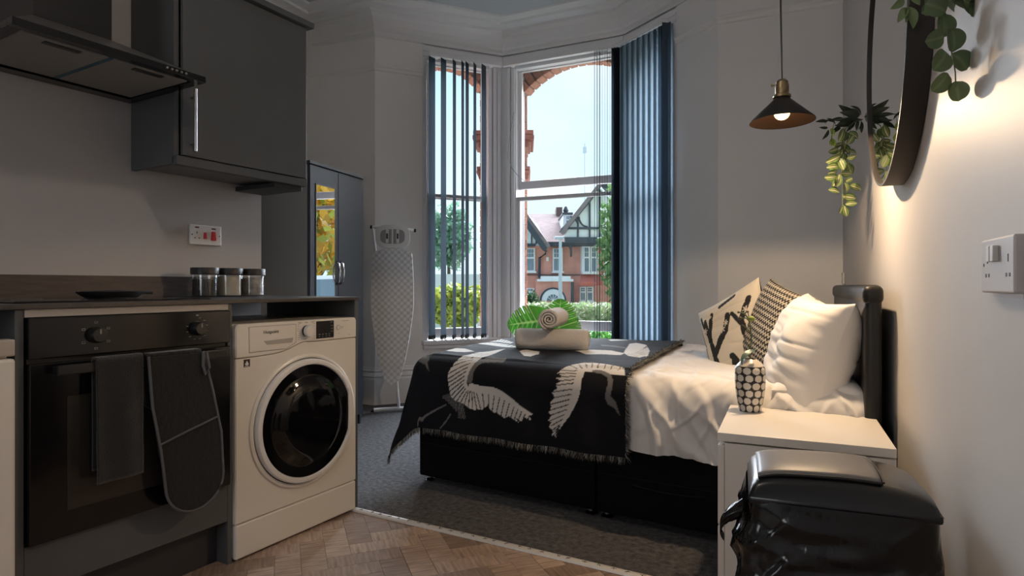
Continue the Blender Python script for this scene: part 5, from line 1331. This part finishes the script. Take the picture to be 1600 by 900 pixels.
# vegetation
def foliage(name, label, cat, loc, rx, ry, rz_, n, ls, c, base=-.3, trunk=True, seed=1, c2=None, boxy=False):
    t = thing(name, label, cat, (loc[0], loc[1], base)); r_ = random.Random(seed); m = MB(); cols = []; cz_ = loc[2] - base
    for i in range(n):
        if boxy: p_ = Vector((r_.uniform(-1, 1) * rx, r_.uniform(-1, 1) * ry, cz_ + r_.uniform(-1, 1) * rz_ + .12 * rz_ * sin(i)))
        else:
            d = Vector((r_.gauss(0, 1), r_.gauss(0, 1), r_.gauss(0, 1))).normalized(); k = (r_.random() ** .35) * (1 + .35 * fbm(tuple(d * 2.2 + Vector((seed, 0, 0)))))
            p_ = Vector((d.x * rx * k, d.y * ry * k, cz_ + d.z * rz_ * k))
        a = Vector((r_.gauss(0, 1), r_.gauss(0, 1), r_.gauss(0, 1))).normalized(); b = a.cross(Vector((r_.gauss(0, 1), r_.gauss(0, 1), r_.gauss(0, 1)))).normalized(); s_ = ls * r_.uniform(.6, 1.3)
        v = [m.b.verts.new(p_ + x) for x in (a * s_, b * s_ * .5, -a * s_, -b * s_ * .5)]; m.b.faces.new(v)
        q_ = r_.random(); cc = c if not c2 or q_ < .6 else c2; w_ = r_.uniform(.7, 1.3); cols.extend([tuple(x * w_ for x in cc)] * 4)
    o = m.build('foliage', M_lf, t, recalc=False); o['kind'] = 'stuff'; color_attr(o, lambda i, co: cols[i])
    if trunk: MB().tube([(0, 0, 0), (.05, 0, cz_ * .5), (0, 0, cz_)], [rx * .08 + .03, rx * .06 + .02, .02], 8).build('trunk', mat('bark_%d' % seed, (.09, .07, .055), .9), t, smooth=True)
    return t
def fat(px, py, Z): return at(px, py, Z)
foliage('tree', 'green tree covering the right side of the timbered house', 'tree', fat(965, 385, 21), .70, .7, 2.3, 1500, .13, (.10, .20, .06), seed=3, c2=(.16, .28, .10))
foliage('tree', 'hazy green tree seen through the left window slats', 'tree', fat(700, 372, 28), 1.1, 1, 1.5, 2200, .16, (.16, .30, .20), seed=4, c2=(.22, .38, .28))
foliage('shrub', 'dark round shrub at the left foot of the house', 'shrub', fat(826, 470, 20), .35, .3, .3, 700, .06, (.06, .12, .05), seed=5, trunk=True)
q = fat(880, 492, 16); foliage('hedge', 'pale green hedge along the front of the house', 'hedge', q, 1.8, .4, .30, 4200, .07, (.24, .34, .14), seed=6, trunk=True, c2=(.34, .36, .22), boxy=True)
foliage('shrub', 'yellow-green bush seen low through the left window', 'shrub', fat(712, 478, 10), .55, .4, .36, 2600, .06, (.34, .38, .05), seed=7, trunk=True, c2=(.22, .30, .06))
foliage('shrub', 'bright green bush just outside below the open central sash', 'shrub', fat(925, 540, 6.6), .36, .25, .17, 2600, .030, (.05, .20, .03), seed=8, trunk=True, c2=(.12, .34, .06))
q = W(11.0, 12.3); foliage('tree', 'yellow autumn tree showing only in the wardrobe mirror', 'tree', (q.x, q.y, 3.6), 3.8, 3.8, 4.0, 9000, .20, (.62, .36, .04), seed=9, c2=(.34, .40, .06))
m = MB(); hd = at(716, 432, 14)
t = thing('garden_wall', 'pale rendered garden wall beyond the left window', 'wall', (hd.x, hd.y, -.3), TH); MB().box(-1.2, .9, 0, .15, 0, 1.55).build('wall_face', mat('pale_render', (.50, .56, .54), .9), t)
# parked car reflected in the wardrobe mirror
q = W(5.4, 8.5); CA = thing('car', 'white parked car showing only in the wardrobe mirror', 'car', (q.x, q.y, -.3), TH + R(-35)); M_car = mat('white_car_paint', (.75, .78, .82), .25, coat=.5)
m = MB(); m.prism([(-2.1, .25), (2.1, .25), (2.15, .7), (1.9, .88), (1.1, .98), (.5, 1.45), (-1.0, 1.48), (-1.7, 1.0), (-2.15, .9)], 1.6, T(0, -.8, 0) @ FX, .06); m.build('car_body', M_car, CA, smooth=True)
m = MB(); m.prism([(.95, 1.0), (.46, 1.38), (-.95, 1.41), (-1.5, 1.02)], 1.62, T(0, -.81, 0) @ FX); m.build('side_glass', M_hgl, CA)
for x in (-1.35, 1.35):
    for y in (-.8, .62): MB().lathe([(0, 0), (.3, 0), (.33, .05), (.33, .15), (.3, .18), (0, .18)], 24, T(x, y + .18, .33) @ RX(90)).build('wheel', M_blk, CA, smooth=True)
